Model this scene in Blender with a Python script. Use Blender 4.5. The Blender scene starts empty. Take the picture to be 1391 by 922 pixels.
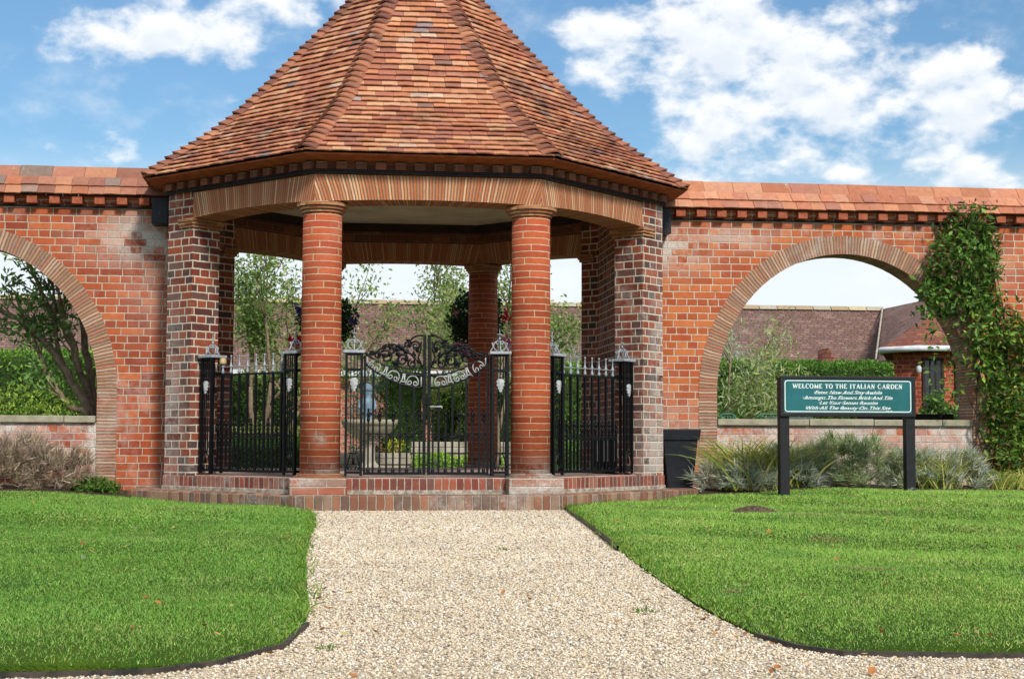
import bpy, math, random
import numpy as np
from mathutils import Vector, Matrix

R = math.radians
PI = math.pi
S = bpy.context.scene
COL = S.collection

# ------------------------------------------------------------------ camera, sky, sun, exposure
CAM = Vector((-0.7705, -13.1969, 0.6253))
YAW, PITCH, ROLL = 0.1152, 0.0670, 0.0031
fw = Vector((math.sin(YAW) * math.cos(PITCH), math.cos(YAW) * math.cos(PITCH), math.sin(PITCH)))
rt = Vector((math.cos(YAW), -math.sin(YAW), 0))
up = rt.cross(fw)
r2 = rt * math.cos(ROLL) + up * math.sin(ROLL)
u2 = up * math.cos(ROLL) - rt * math.sin(ROLL)
cd = bpy.data.cameras.new("camera")
cam = bpy.data.objects.new("camera", cd)
COL.objects.link(cam)
cd.sensor_width = 36.0
cd.lens = 2010.5 / 1391 * 36
cd.clip_start = 0.1
cd.clip_end = 3000
m = Matrix((r2, u2, -fw)).transposed().to_4x4()
m.translation = CAM
cam.matrix_world = m
S.camera = cam

SUN_EL, SUN_AZ = 40.0, 162.0        # azimuth clockwise from +Y: the sun stands behind the camera, to its right
S.view_settings.view_transform = 'Standard'
S.view_settings.look = 'None'
S.view_settings.gamma = 1.0
S.view_settings.exposure = 0.80
S.cycles.max_bounces = 6
S.cycles.diffuse_bounces = 3
S.cycles.glossy_bounces = 2
S.cycles.transmission_bounces = 3
S.cycles.transparent_max_bounces = 4
S.cycles.use_denoising = True

sd = bpy.data.lights.new("sun", 'SUN')
sd.energy = 2.3
sd.angle = R(9.0)
sd.color = (1.0, 0.95, 0.87)
so = bpy.data.objects.new("sun", sd)
COL.objects.link(so)
sv = Vector((math.sin(R(SUN_AZ)) * math.cos(R(SUN_EL)), math.cos(R(SUN_AZ)) * math.cos(R(SUN_EL)), math.sin(R(SUN_EL))))
so.rotation_euler = sv.to_track_quat('Z', 'Y').to_euler()


def L(h):
    """hex sRGB -> linear"""
    h = h.lstrip('#')
    out = []
    for i in (0, 2, 4):
        c = int(h[i:i + 2], 16) / 255
        out.append(c / 12.92 if c <= .04045 else ((c + .055) / 1.055) ** 2.4)
    return tuple(out)


class G:
    """small helper to write node graphs"""
    def __init__(s, tree):
        s.t = tree
        s.ns = tree.nodes
        s.ns.clear()

    def n(s, typ, **kw):
        x = s.ns.new(typ)
        for k, v in kw.items():
            setattr(x, k, v)
        return x

    def put(s, sock, v):
        if isinstance(v, bpy.types.NodeSocket):
            s.t.links.new(v, sock)
        else:
            if sock.type == 'RGBA' and len(v) == 3:
                v = (*v, 1)
            sock.default_value = v

    def m(s, op, a, b=None, c=None, clamp=False):
        x = s.n('ShaderNodeMath', operation=op, use_clamp=clamp)
        s.put(x.inputs[0], a)
        if b is not None: s.put(x.inputs[1], b)
        if c is not None: s.put(x.inputs[2], c)
        return x.outputs[0]

    def mix(s, f, a, b, bt='MIX'):
        x = s.n('ShaderNodeMix', data_type='RGBA', blend_type=bt)
        s.put(x.inputs[0], f); s.put(x.inputs[6], a); s.put(x.inputs[7], b)
        return x.outputs[2]

    def ss(s, e0, e1, x):
        k = s.n('ShaderNodeMapRange', interpolation_type='SMOOTHSTEP')
        s.put(k.inputs[0], x); s.put(k.inputs[1], e0); s.put(k.inputs[2], e1)
        return k.outputs[0]

    def xyz(s, v):
        x = s.n('ShaderNodeSeparateXYZ'); s.put(x.inputs[0], v); return x.outputs

    def comb(s, a, b, c=0.0):
        x = s.n('ShaderNodeCombineXYZ'); s.put(x.inputs[0], a); s.put(x.inputs[1], b); s.put(x.inputs[2], c); return x.outputs[0]

    def noise(s, v, scale, detail=3.0, rough=.55, dist=0.0):
        x = s.n('ShaderNodeTexNoise')
        if v is not None: s.put(x.inputs['Vector'], v)
        x.inputs['Scale'].default_value = scale; x.inputs['Detail'].default_value = detail
        x.inputs['Roughness'].default_value = rough; x.inputs['Distortion'].default_value = dist
        return x.outputs[0]

    def ramp(s, f, stops, const=False):
        x = s.n('ShaderNodeValToRGB')
        s.put(x.inputs[0], f)
        cr = x.color_ramp
        if const: cr.interpolation = 'CONSTANT'
        while len(cr.elements) > 1: cr.elements.remove(cr.elements[-1])
        for i, (p, c) in enumerate(stops):
            e = cr.elements[0] if i == 0 else cr.elements.new(p)
            e.position = p; e.color = (*c, 1) if len(c) == 3 else c
        return x.outputs[0]

    def wn(s, v):
        x = s.n('ShaderNodeTexWhiteNoise', noise_dimensions='3D'); s.put(x.inputs[0], v); return x.outputs

    def bsdf(s, col, rough=.8, spec=.3, bump=None, bstr=1.0, bdist=.01, metal=0.0, trans=None):
        b = s.n('ShaderNodeBsdfPrincipled')
        s.put(b.inputs['Base Color'], col); s.put(b.inputs['Roughness'], rough)
        s.put(b.inputs['Metallic'], metal); s.put(b.inputs['Specular IOR Level'], spec)
        if bump is not None:
            k = s.n('ShaderNodeBump'); k.inputs['Strength'].default_value = bstr; k.inputs['Distance'].default_value = bdist
            s.put(k.inputs['Height'], bump); s.t.links.new(k.outputs[0], b.inputs['Normal'])
        sh = b.outputs[0]
        if trans:
            tr = s.n('ShaderNodeBsdfTranslucent'); s.put(tr.inputs[0], col)
            mx = s.n('ShaderNodeMixShader'); mx.inputs[0].default_value = trans
            s.t.links.new(sh, mx.inputs[1]); s.t.links.new(tr.outputs[0], mx.inputs[2]); sh = mx.outputs[0]
        o = s.n('ShaderNodeOutputMaterial'); s.t.links.new(sh, o.inputs[0])


def mat(name):
    x = bpy.data.materials.new(name); x.use_nodes = True
    return x, G(x.node_tree)


def build_world():
    w = bpy.data.worlds.new("World"); S.world = w; w.use_nodes = True
    g = G(w.node_tree)
    sky = g.n('ShaderNodeTexSky', sky_type='NISHITA')
    sky.sun_disc = False; sky.sun_elevation = R(SUN_EL); sky.sun_rotation = R(SUN_AZ)
    sky.air_density = 1.3; sky.dust_density = 0.6; sky.ozone_density = 2.0
    tc = g.n('ShaderNodeTexCoord')
    x, y, z = g.xyz(tc.outputs['Generated'])
    az = g.m('DEGREES', g.m('ARCTAN2', x, y)) if False else g.m('MULTIPLY', g.m('ARCTAN2', x, y), 180 / PI)
    el = g.m('MULTIPLY', g.m('ARCSINE', z), 180 / PI)
    p = g.comb(g.m('MULTIPLY', az, .26), g.m('MULTIPLY', el, .42), 3.7)
    n1 = g.noise(p, 1.0, 9, .58, .1)
    n2 = g.noise(g.comb(g.m('MULTIPLY', az, .10), g.m('MULTIPLY', el, .18), 9.1), 1.0, 6, .6, .2)
    blobs = [(-8.4, 14.8, 5.2, 1.5, .60), (-5.6, 15.2, 2.6, 2.0, .62), (-3.6, 16.8, 2.6, 1.0, .5), (9.9, 14.2, 1.7, 1.9, .80), (13.4, 15.6, 4.4, 2.3, .60),
             (17.6, 13.2, 4.2, 2.4, .80), (14.9, 13.0, 3.0, 1.5, .62), (22.4, 11.4, 3.8, 2.1, .80), (24.2, 13.2, 1.5, 1.3, .85), (19.8, 15.6, 4.6, 1.7, .58),
             (-8.6, 10.6, 2.1, .95, .72), (-3.7, 13.0, 1.0, .7, .66), (13.0, 11.2, 2.6, 1.1, .46), (16.1, 10.1, .9, .45, .74),
             (19.4, 9.95, .8, .35, .7), (-.6, 16.6, 2.6, 1.0, .62), (24.6, 9.7, 2.4, .8, .6), (11.4, 15.9, 2.8, .8, .42),
             (-10.9, 10.5, .6, .4, .62), (12.2, 9.6, 2.6, .8, .40), (2.0, 17.5, 3, 1, .4)]
    def cover(elx):
        tot = None
        for a, e, ra, re, k in blobs:
            da = g.m('DIVIDE', g.m('SUBTRACT', az, a), ra); de = g.m('DIVIDE', g.m('SUBTRACT', elx, e), re)
            q = g.m('ADD', g.m('MULTIPLY', da, da), g.m('MULTIPLY', de, de))
            v = g.m('MULTIPLY', g.m('EXPONENT', g.m('MULTIPLY', q, -1.0)), k)
            tot = v if tot is None else g.m('ADD', tot, g.m('MULTIPLY', v, .85))
        tot = g.m('MINIMUM', tot, 1.0)
        a1 = g.noise(g.comb(g.m('MULTIPLY', az, .26), g.m('MULTIPLY', elx, .42), 3.7), 1.0, 9, .55, .1)
        a3 = g.noise(g.comb(g.m('MULTIPLY', az, .62), g.m('MULTIPLY', elx, .98), 1.3), 1.0, 10, .56, .08)
        nn = g.m('ADD', g.m('MULTIPLY', a1, .5), g.m('MULTIPLY', a3, .5))
        return tot, nn, g.m('ADD', g.m('MULTIPLY', tot, .70), g.m('MULTIPLY', g.m('SUBTRACT', nn, .5), 2.8))
    tot, nn, x_ = cover(el)
    _, _, xu = cover(g.m('ADD', el, .55))
    dens = g.m('MULTIPLY', g.ss(.22, .76, x_), g.ss(.02, .20, tot))
    wisp = g.m('MULTIPLY', g.ss(.44, .74, nn), .40)
    high = g.m('MULTIPLY', g.ss(.40, .56, n2), g.ss(18, 26, el))         # unseen broken cloud overhead and behind, added for its fill light
    dens = g.m('MAXIMUM', g.m('MAXIMUM', dens, wisp), g.m('MULTIPLY', high, .95))
    cloud = g.mix(g.ss(.25, 1.05, xu), (6.2, 6.25, 6.3), (4.7, 5.1, 5.6))
    blue = g.mix(1.0, sky.outputs[0], (.44, .59, .71), 'MULTIPLY')
    c = g.mix(g.m('MULTIPLY', g.ss(11.5, 6.0, el), .93), blue, (5.35, 5.7, 5.95))      # pale haze low over the horizon
    c = g.mix(dens, c, cloud)
    bg = g.n('ShaderNodeBackground'); g.put(bg.inputs[0], c); bg.inputs[1].default_value = .10
    o = g.n('ShaderNodeOutputWorld'); g.t.links.new(bg.outputs[0], o.inputs[0])


build_world()

# ------------------------------------------------------------------ materials
def brick_mat(name, cols, bw=.225, bh=.075, mo=.0095, mcol='#b9ab95', mode='english', v0=0.0, u0=0.0, eff=.0, effcol='#d8d2c8',
              stains=(), effthr=.5, bump=.007, warp=.004, moss=.0, soot=0.0, mottle=.35, rough=.88, mvar=.35, speck=.25):
    """courses of bricks in metres of the UV map: every brick has its own tone, joints are recessed; eff / stains = lime bloom"""
    M, g = mat(name)
    uv = g.n('ShaderNodeUVMap').outputs[0]
    pos = g.n('ShaderNodeNewGeometry').outputs['Position']
    wv = g.n('ShaderNodeTexNoise'); wv.inputs['Scale'].default_value = 14; wv.inputs['Detail'].default_value = 2
    g.put(wv.inputs['Vector'], pos)
    wx, wy, wz = g.xyz(wv.outputs[1])
    u, v, _ = g.xyz(uv)
    u = g.m('ADD', g.m('ADD', u, u0), g.m('MULTIPLY', g.m('SUBTRACT', wx, .5), warp * 2))
    v = g.m('ADD', g.m('SUBTRACT', v, v0), g.m('MULTIPLY', g.m('SUBTRACT', wy, .5), warp * 2))
    vr = g.m('DIVIDE', v, bh)
    row = g.m('FLOOR', vr)
    fv = g.m('SUBTRACT', vr, row)
    par = g.m('FLOORED_MODULO', row, 2.0)
    if mode == 'english':
        width = g.m('MULTIPLY', g.m('SUBTRACT', 1.0, g.m('MULTIPLY', par, .5)), bw); off = .5
    elif mode == 'stack':
        width = bw; off = 0.0
    else:
        width = bw; off = .5
    rj = g.m('MULTIPLY', g.wn(g.comb(row, 3.3, 1.0))[0], .35 if mode != 'stack' else 0.0)
    uo = g.m('ADD', g.m('ADD', g.m('DIVIDE', u, width), g.m('MULTIPLY', par, off)), rj)
    colm = g.m('FLOOR', uo)
    fu = g.m('SUBTRACT', uo, colm)
    du = g.m('MULTIPLY', g.m('MINIMUM', fu, g.m('SUBTRACT', 1.0, fu)), width)
    dv = g.m('MULTIPLY', g.m('MINIMUM', fv, g.m('SUBTRACT', 1.0, fv)), bh)
    rnd = g.wn(g.comb(colm, row, 0.5))
    rv, rc = rnd[0], rnd[1]
    r1, rr2, r3 = g.xyz(rc)
    nfine = g.noise(pos, 90, 4, .65)
    nmed = g.noise(pos, 17, 4, .6)
    nlow = g.noise(pos, 1.7, 4, .6)
    d = g.m('ADD', g.m('MINIMUM', du, dv), g.m('MULTIPLY', g.m('SUBTRACT', nmed, .5), mo * .7))
    face = g.ss(mo * .32, mo * .75, d)
    stops = [(i / len(cols), L(c)) for i, c in enumerate(cols)]
    bc = g.ramp(rv, stops, True)
    bc = g.mix(g.m('MULTIPLY', g.ss(.35, .75, nmed), mottle), bc, g.mix(.5, bc, L('#54281c')))
    bc = g.mix(g.m('MULTIPLY', g.ss(.55, .8, nfine), mottle * .8), bc, L('#c08a62'))
    val = g.m('ADD', .86, g.m('MULTIPLY', r1, .28))
    bc = g.mix(1.0, bc, g.comb(val, val, val), 'MULTIPLY')
    mc = g.mix(g.m('MULTIPLY', nlow, mvar), L(mcol), L('#7d6c58'))
    mc = g.mix(g.m('MULTIPLY', g.ss(.4, .7, nfine), .4), mc, L('#8d8274'))
    c = g.mix(face, mc, bc)
    pat = g.m('ADD', .80, g.m('ADD', g.m('MULTIPLY', g.noise(pos, 1.1, 5, .6), .22), g.m('MULTIPLY', g.noise(pos, 5.0, 5, .65), .20)))
    c = g.mix(1.0, c, g.comb(pat, pat, pat), 'MULTIPLY')
    if eff > 0 or stains:
        k = g.m('MULTIPLY', g.ss(effthr, effthr + .2, g.m('ADD', g.m('MULTIPLY', nlow, .55), g.m('MULTIPLY', g.noise(pos, 9, 5, .7), .45))), eff)
        px, py, pz = g.xyz(pos)
        for (sx, sz, ax, azz, kk) in stains:
            a = g.m('DIVIDE', g.m('SUBTRACT', px, sx), ax); b = g.m('DIVIDE', g.m('SUBTRACT', pz, sz), azz)
            q = g.m('MULTIPLY', g.m('EXPONENT', g.m('MULTIPLY', g.m('ADD', g.m('MULTIPLY', a, a), g.m('MULTIPLY', b, b)), -1.0)), kk)
            q = g.m('MULTIPLY', q, g.ss(.28, .62, g.m('ADD', g.m('MULTIPLY', g.noise(pos, 22, 5, .7), .7), g.m('MULTIPLY', r3, .3))))
            k = g.m('MAXIMUM', k, q)
        c = g.mix(k, c, g.mix(g.ss(.3, .65, nfine), L('#a0968a'), L(effcol)))
    if moss > 0:
        c = g.mix(g.m('MULTIPLY', g.ss(.52, .7, g.noise(pos, 5, 5, .65)), moss), c, L('#6d6642'))
    if soot > 0:
        c = g.mix(g.m('MULTIPLY', g.ss(.45, .7, g.noise(pos, 3, 5, .65)), soot), c, L('#3b302b'))
    if speck > 0:
        k = g.ss(.60, .70, g.m('ADD', g.m('MULTIPLY', g.noise(pos, 70, 3, .7), .6), g.m('MULTIPLY', g.noise(pos, 6, 4, .6), .4)))
        c = g.mix(g.m('MULTIPLY', k, speck), c, L('#cdc6ba'))
        k2 = g.ss(.60, .72, g.m('ADD', g.m('MULTIPLY', g.noise(pos, 45, 3, .7), .5), g.m('MULTIPLY', g.noise(pos, 4.3, 4, .6), .5)))
        c = g.mix(g.m('MULTIPLY', k2, speck * .9), c, L('#3a2c27'))
    h = g.m('ADD', g.m('MULTIPLY', face, 1.0), g.m('ADD', g.m('MULTIPLY', nfine, .35), g.m('MULTIPLY', rr2, .3)))
    g.bsdf(c, rough, .25, bump=h, bstr=.8, bdist=bump)
    return M


def col_mat(name, rough=.85, mott=.25, nscale=20, bump=.0, spec=.25, trans=None, tint=None, lichen=0.0, stain=0.0):
    """colour comes from the mesh's own per-piece tones (attribute Col), with fine mottling"""
    M, g = mat(name)
    a = g.n('ShaderNodeAttribute', attribute_name='Col')
    c = a.outputs[0]
    pos = g.n('ShaderNodeNewGeometry').outputs['Position']
    nn = g.noise(pos, nscale, 4, .65)
    if mott:
        v = g.m('ADD', 1 - mott, g.m('MULTIPLY', nn, mott * 2))
        c = g.mix(1.0, c, g.comb(v, v, v), 'MULTIPLY')
    if stain:
        k = g.m('MULTIPLY', g.ss(.50, .68, g.noise(pos, 1.6, 6, .65)), stain)
        c = g.mix(k, c, g.mix(.65, c, L('#4a332b')))
        k = g.m('MULTIPLY', g.ss(.56, .70, g.noise(pos, 2.3, 6, .7)), stain * .8)
        c = g.mix(k, c, g.mix(.45, c, L('#cba884')))
    if lichen:
        k = g.m('MULTIPLY', g.ss(.58, .70, g.m('ADD', g.m('MULTIPLY', g.noise(pos, 4, 4, .6), .5), g.m('MULTIPLY', g.noise(pos, 30, 4, .7), .5))), lichen)
        c = g.mix(k, c, L('#b9b09c'))
    g.bsdf(c, rough, spec, bump=nn if bump else None, bdist=bump or .01, bstr=.7, trans=trans)
    return M


def plain_mat(name, c1, c2=None, scale=12, rough=.7, spec=.3, bump=0.0, metal=0.0, lo=.35, hi=.65, detail=5):
    M, g = mat(name)
    pos = g.n('ShaderNodeNewGeometry').outputs['Position']
    nn = g.noise(pos, scale, detail, .65)
    c = g.mix(g.ss(lo, hi, nn), L(c1), L(c2 or c1))
    g.bsdf(c, rough, spec, bump=nn if bump else None, bdist=bump or .01, metal=metal)
    return M


REDS = ['#a04829', '#a84e2c', '#ae5430', '#964328', '#b35a34', '#9e4a2e', '#ad5430', '#8a3e2a', '#b45f38', '#a34c2c']
ORANGE = ['#b0562e', '#b55c32', '#aa522e', '#b96438', '#a44e30', '#b25e36', '#ac5630', '#ba6a3c', '#9c4a2e', '#ae5a34']
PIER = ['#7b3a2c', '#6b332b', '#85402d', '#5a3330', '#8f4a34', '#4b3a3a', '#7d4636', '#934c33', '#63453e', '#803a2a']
COLUMN = ['#a04a2b', '#a64e2d', '#9a4529', '#ab522f', '#a34c2c', '#9c482c', '#a85233', '#95402a']
STEP = ['#86604c', '#8e5e48', '#786052', '#96684e', '#6c564a', '#8c7262', '#7c5240', '#98785f']

M_WALL_L = brick_mat('red_brickwork', REDS, eff=.36, moss=.22, soot=.16, mcol='#c8bba6',
                     stains=[(-2.75, 2.62, .50, .26, .95), (-2.55, 2.2, .35, .5, .35)])
M_WALL_R = brick_mat('orange_brickwork', ORANGE, eff=.42, mcol='#d0c4ae', moss=.05,
                     stains=[(2.62, 2.62, .40, .22, .95), (2.6, .5, .4, .5, .6), (3.3, 2.75, .5, .12, .6), (5.9, 2.5, .5, .25, .5)])
M_SILL = brick_mat('lime_washed_brickwork', effcol='#e6e1d8', cols=REDS + ['#b08070', '#a87868', '#b59080', '#a5806e'], eff=.9, effthr=.40, speck=.8, mcol='#b9b0a2', bump=.010,
                   stains=[(4.55, .55, .55, .40, .98), (5.5, .45, .5, .3, .8), (3.5, .4, .5, .3, .8), (-4.2, .5, .9, .35, .65)])
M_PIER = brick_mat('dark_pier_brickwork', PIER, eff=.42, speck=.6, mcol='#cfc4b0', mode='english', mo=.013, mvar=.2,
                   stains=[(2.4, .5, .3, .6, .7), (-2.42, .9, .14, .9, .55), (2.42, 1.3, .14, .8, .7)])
M_COLUMN = brick_mat('round_column_brickwork', COLUMN, bw=.44, bh=.0597, mo=.0085, mcol='#c9ad88', mode='stretcher', v0=.29, eff=.08, speck=.35,
                     stains=[(1.0, .30, .25, .12, .98), (-.95, .33, .25, .08, .8), (-.95, .62, .06, .05, .8)])
M_STEP = brick_mat('brick_on_edge_steps', STEP, bw=.076, bh=.60, mo=.011, mcol='#a79d8e', mode='stack', v0=-.2, eff=.55, moss=.35, soot=.35, bump=.018, warp=.010, speck=1.0)
M_STEP2 = brick_mat('red_brick_on_edge_sill', ['#8c4a3a', '#7e4236', '#965040', '#704038', '#9a5540', '#66483f', '#8a5a4a'], bw=.066, bh=.60, mo=.010, mcol='#b9ab9a', mode='stack', v0=-.2, eff=.45, soot=.25, bump=.012, warp=.006, speck=.8)
M_PLINTH = brick_mat('pale_worn_plinth_brick', ['#8c6a5c', '#9a7a6a', '#a06048', '#7e6a60', '#8f5a46'], bw=.23, bh=.070, mo=.010, mcol='#b6ac9f', mode='stretcher', v0=.135, eff=.85, bump=.010, speck=1.0,
                     stains=[(1.0, .22, .3, .10, .95), (-1.1, .25, .15, .05, .9)])
M_BED = plain_mat('crumbling_lime_mortar', '#b3aa9b', '#7d7264', 18, .95, bump=.012)
M_FLOOR = brick_mat('brick_paving', ['#b59a8c', '#ae9284', '#bca496', '#a58c80'], bw=.22, bh=.11, mo=.008, mode='stretcher', eff=.4, mcol='#9c9184')
M_LINTEL = brick_mat('tile_on_edge_lintel', ['#c4815c', '#cc9068', '#bc744e', '#cf9c76', '#b4683f', '#c88458', '#d0a27c', '#b06a48'], bw=.027, bh=3.0, mo=.009, mcol='#7d6049', mode='stack', v0=-1.0, bump=.010, warp=.0035, mottle=.35)
M_RING = brick_mat('tile_on_edge_arch', ['#b08064', '#a67a62', '#b68a6c', '#b0725a', '#9c7866', '#b8947a', '#a88470'], bw=.033, bh=3.0, mo=.010, mcol='#7d6a58', mode='stack', v0=-1.0, speck=.7, eff=.4, bump=.014, warp=.006, mottle=.4)
M_CAP = brick_mat('tile_capital', ['#a86a48', '#b57a52', '#9c5c40', '#b88a60'], bw=.16, bh=.028, mo=.006, mcol='#a98f6c', mode='stretcher', eff=.15, bump=.010)
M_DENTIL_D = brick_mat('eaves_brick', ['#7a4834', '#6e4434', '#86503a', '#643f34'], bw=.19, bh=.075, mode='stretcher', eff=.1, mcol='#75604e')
M_DENTIL_R = plain_mat('orange_dentil_brick', '#8e4a34', '#a45c40', 25, .9, bump=.004)
M_TILE = col_mat('clay_roof_tile', .88, .26, 26, bump=.004, lichen=.45, stain=.8)
M_TILE_L = col_mat('clay_coping_tile', .9, .34, 18, bump=.006, lichen=.7)
M_SOFFIT = plain_mat('red_soffit_tile', '#a85e38', '#92492a', 9, .9, bump=.004)
M_PLASTER = plain_mat('pale_ceiling_plaster', '#e6dcc2', '#cbbf9f', 2, .95)
M_WOOD = plain_mat('dark_ceiling_timber', '#3a2c22', '#2b2019', 10, .8)
M_CABLE = plain_mat('black_cable', '#15151a', '#22242c', 20, .5)
M_STONE = plain_mat('weathered_coping_stone', '#8d8872', '#a39c88', 9, .95, bump=.012)
M_STONE2 = plain_mat('pale_garden_stone', '#b5ad9d', '#8f897b', 6, .95, bump=.010)
M_LEAD = plain_mat('blue_grey_lead', '#7d93a3', '#5d7484', 15, .6)
M_IRON = plain_mat('black_painted_iron', '#06070a', '#0c0e12', 40, .45, .25)
M_SILVER = plain_mat('silver_painted_iron', '#a4a9ae', '#7f878d', 30, .45, .5)
M_WHITEIRON = plain_mat('white_painted_iron', '#b4b6b4', '#94979a', 40, .5, .4)
M_BEIGE = plain_mat('beige_plastic', '#c9ad83', '#a98c62', 20, .6)
M_POT = plain_mat('black_plastic_pot', '#15181e', '#1c2026', 14, .55, .3, bump=.002)
M_SIGNFRAME = plain_mat('black_painted_timber', '#0e1014', '#1c191b', 18, .55, .35)
M_SIGN = plain_mat('teal_sign_panel', '#155a5c', '#1c6468', 3, .4, .4)
M_LETTER = plain_mat('pale_sign_lettering', '#e6efec', '#dbe7e5', 10, .5)
M_SCUFF = plain_mat('peeled_grey_paint', '#8e8a84', '#3a3636', 60, .9)
M_EDGE = plain_mat('black_metal_edging', '#20201f', '#4a4038', 12, .6)
M_BARK = plain_mat('grey_brown_bark', '#6e5e4c', '#8e7c66', 22, .95, bump=.02)
M_DARKBARK = plain_mat('dark_bark', '#2c2620', '#4a4034', 22, .95, bump=.02)
M_LEAF = col_mat('foliage_leaf', .55, .12, 30, spec=.35, trans=.36)
M_LEAFM = col_mat('matt_foliage', .8, .12, 30, spec=.2, trans=.30)
M_HEDGEIN = plain_mat('hedge_inside', '#34491e', '#263616', 12, .95)
M_PETAL = col_mat('flower_petal', .6, .1, 30, trans=.3)
M_TWIG = col_mat('dry_stem', .9, .15, 40, trans=.1)
M_SOIL = plain_mat('dark_soil', '#4a3a2c', '#2f251c', 14, 1.0, bump=.03)
M_MOLE = plain_mat('crumbly_soil', '#6b5a48', '#43372b', 40, 1.0, bump=.02)
M_WHITEPAINT = plain_mat('white_painted_gutter', '#d5d7d8', '#b9bcbf', 6, .6)
M_GLASSD = plain_mat('dark_window_glass', '#161a1e', '#2a3036', 2, .12, .6)
M_GREENMETAL = plain_mat('green_painted_metal', '#3f7a62', '#356a58', 20, .5)
M_BLACKPLAS = plain_mat('black_box_plastic', '#14161c', '#1e2028', 20, .45)
M_BACKBRICK = brick_mat('pink_back_brickwork', ['#b1674c', '#a8593f', '#b87458', '#9c5038'], eff=.2, mcol='#bfae9a')
M_PORCHBRICK = brick_mat('red_porch_brickwork', ['#a4482c', '#993f26', '#b0532f', '#8c3a26'], mcol='#b8977c')


def roof_far_mat(name, cols, gauge=.105):
    return brick_mat(name, cols, bw=.17, bh=gauge, mo=.018, mcol='#43332f', mode='stretcher', eff=.35, effcol='#a89c94', bump=.03, mottle=.5, moss=.2, soot=.3, speck=.5)


M_BACKROOF = roof_far_mat('purple_brown_roof_tiles', ['#7e6058', '#785a54', '#84665c', '#7a5c55', '#886a62', '#745651'])
M_PORCHROOF = roof_far_mat('red_porch_roof_tiles', ['#99543f', '#8a4634', '#a5644c', '#84503f'])


def ground_mats():
    M, g = mat('lawn_turf')
    pos = g.n('ShaderNodeNewGeometry').outputs['Position']
    a = g.noise(pos, 1.1, 4, .6); b = g.noise(pos, 60, 4, .7)
    c = g.mix(g.ss(.35, .7, a), L('#3d5a1c'), L('#57731f'))
    c = g.mix(g.m('MULTIPLY', b, .5), c, L('#2a3d12'))
    g.bsdf(c, .95, .1, bump=b, bdist=.03)
    M2, g = mat('pale_gravel')
    pos = g.n('ShaderNodeNewGeometry').outputs['Position']
    vo = g.n('ShaderNodeTexVoronoi'); vo.inputs['Scale'].default_value = 85; g.put(vo.inputs['Vector'], pos)
    x1, x2, x3 = g.xyz(vo.outputs['Color'])
    c = g.ramp(x1, [(0, L('#cdbea3')), (.2, L('#cdbfa5')), (.4, L('#e0d6c3')), (.6, L('#d2bf9f')), (.75, L('#bdb098')), (.86, L('#e2dac8')), (.95, L('#a5988a'))], True)
    c = g.mix(g.ss(.0075, .0115, vo.outputs['Distance']) if False else g.ss(.45, .8, vo.outputs['Distance']), c, L('#a3937a'))
    c = g.mix(g.m('MULTIPLY', g.ss(.45, .75, g.noise(pos, 2.2, 5, .6)), .25), c, L('#ab9a7c'))
    h = g.m('SUBTRACT', 1.0, vo.outputs['Distance'])
    g.bsdf(c, .9, .2, bump=h, bdist=.012)
    M3, g = mat('garden_ground')
    pos = g.n('ShaderNodeNewGeometry').outputs['Position']
    c = g.mix(g.ss(.4, .6, g.noise(pos, .5, 4, .6)), L('#45591f'), L('#566a28'))
    g.bsdf(c, .95, .1, bump=g.noise(pos, 30, 3), bdist=.03)
    return M, M2, M3


M_LAWN, M_GRAVEL, M_GROUND = ground_mats()
M_PEBBLE = col_mat('gravel_pebble', .85, .15, 60)

# ------------------------------------------------------------------ mesh helpers
ORG = {}


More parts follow.
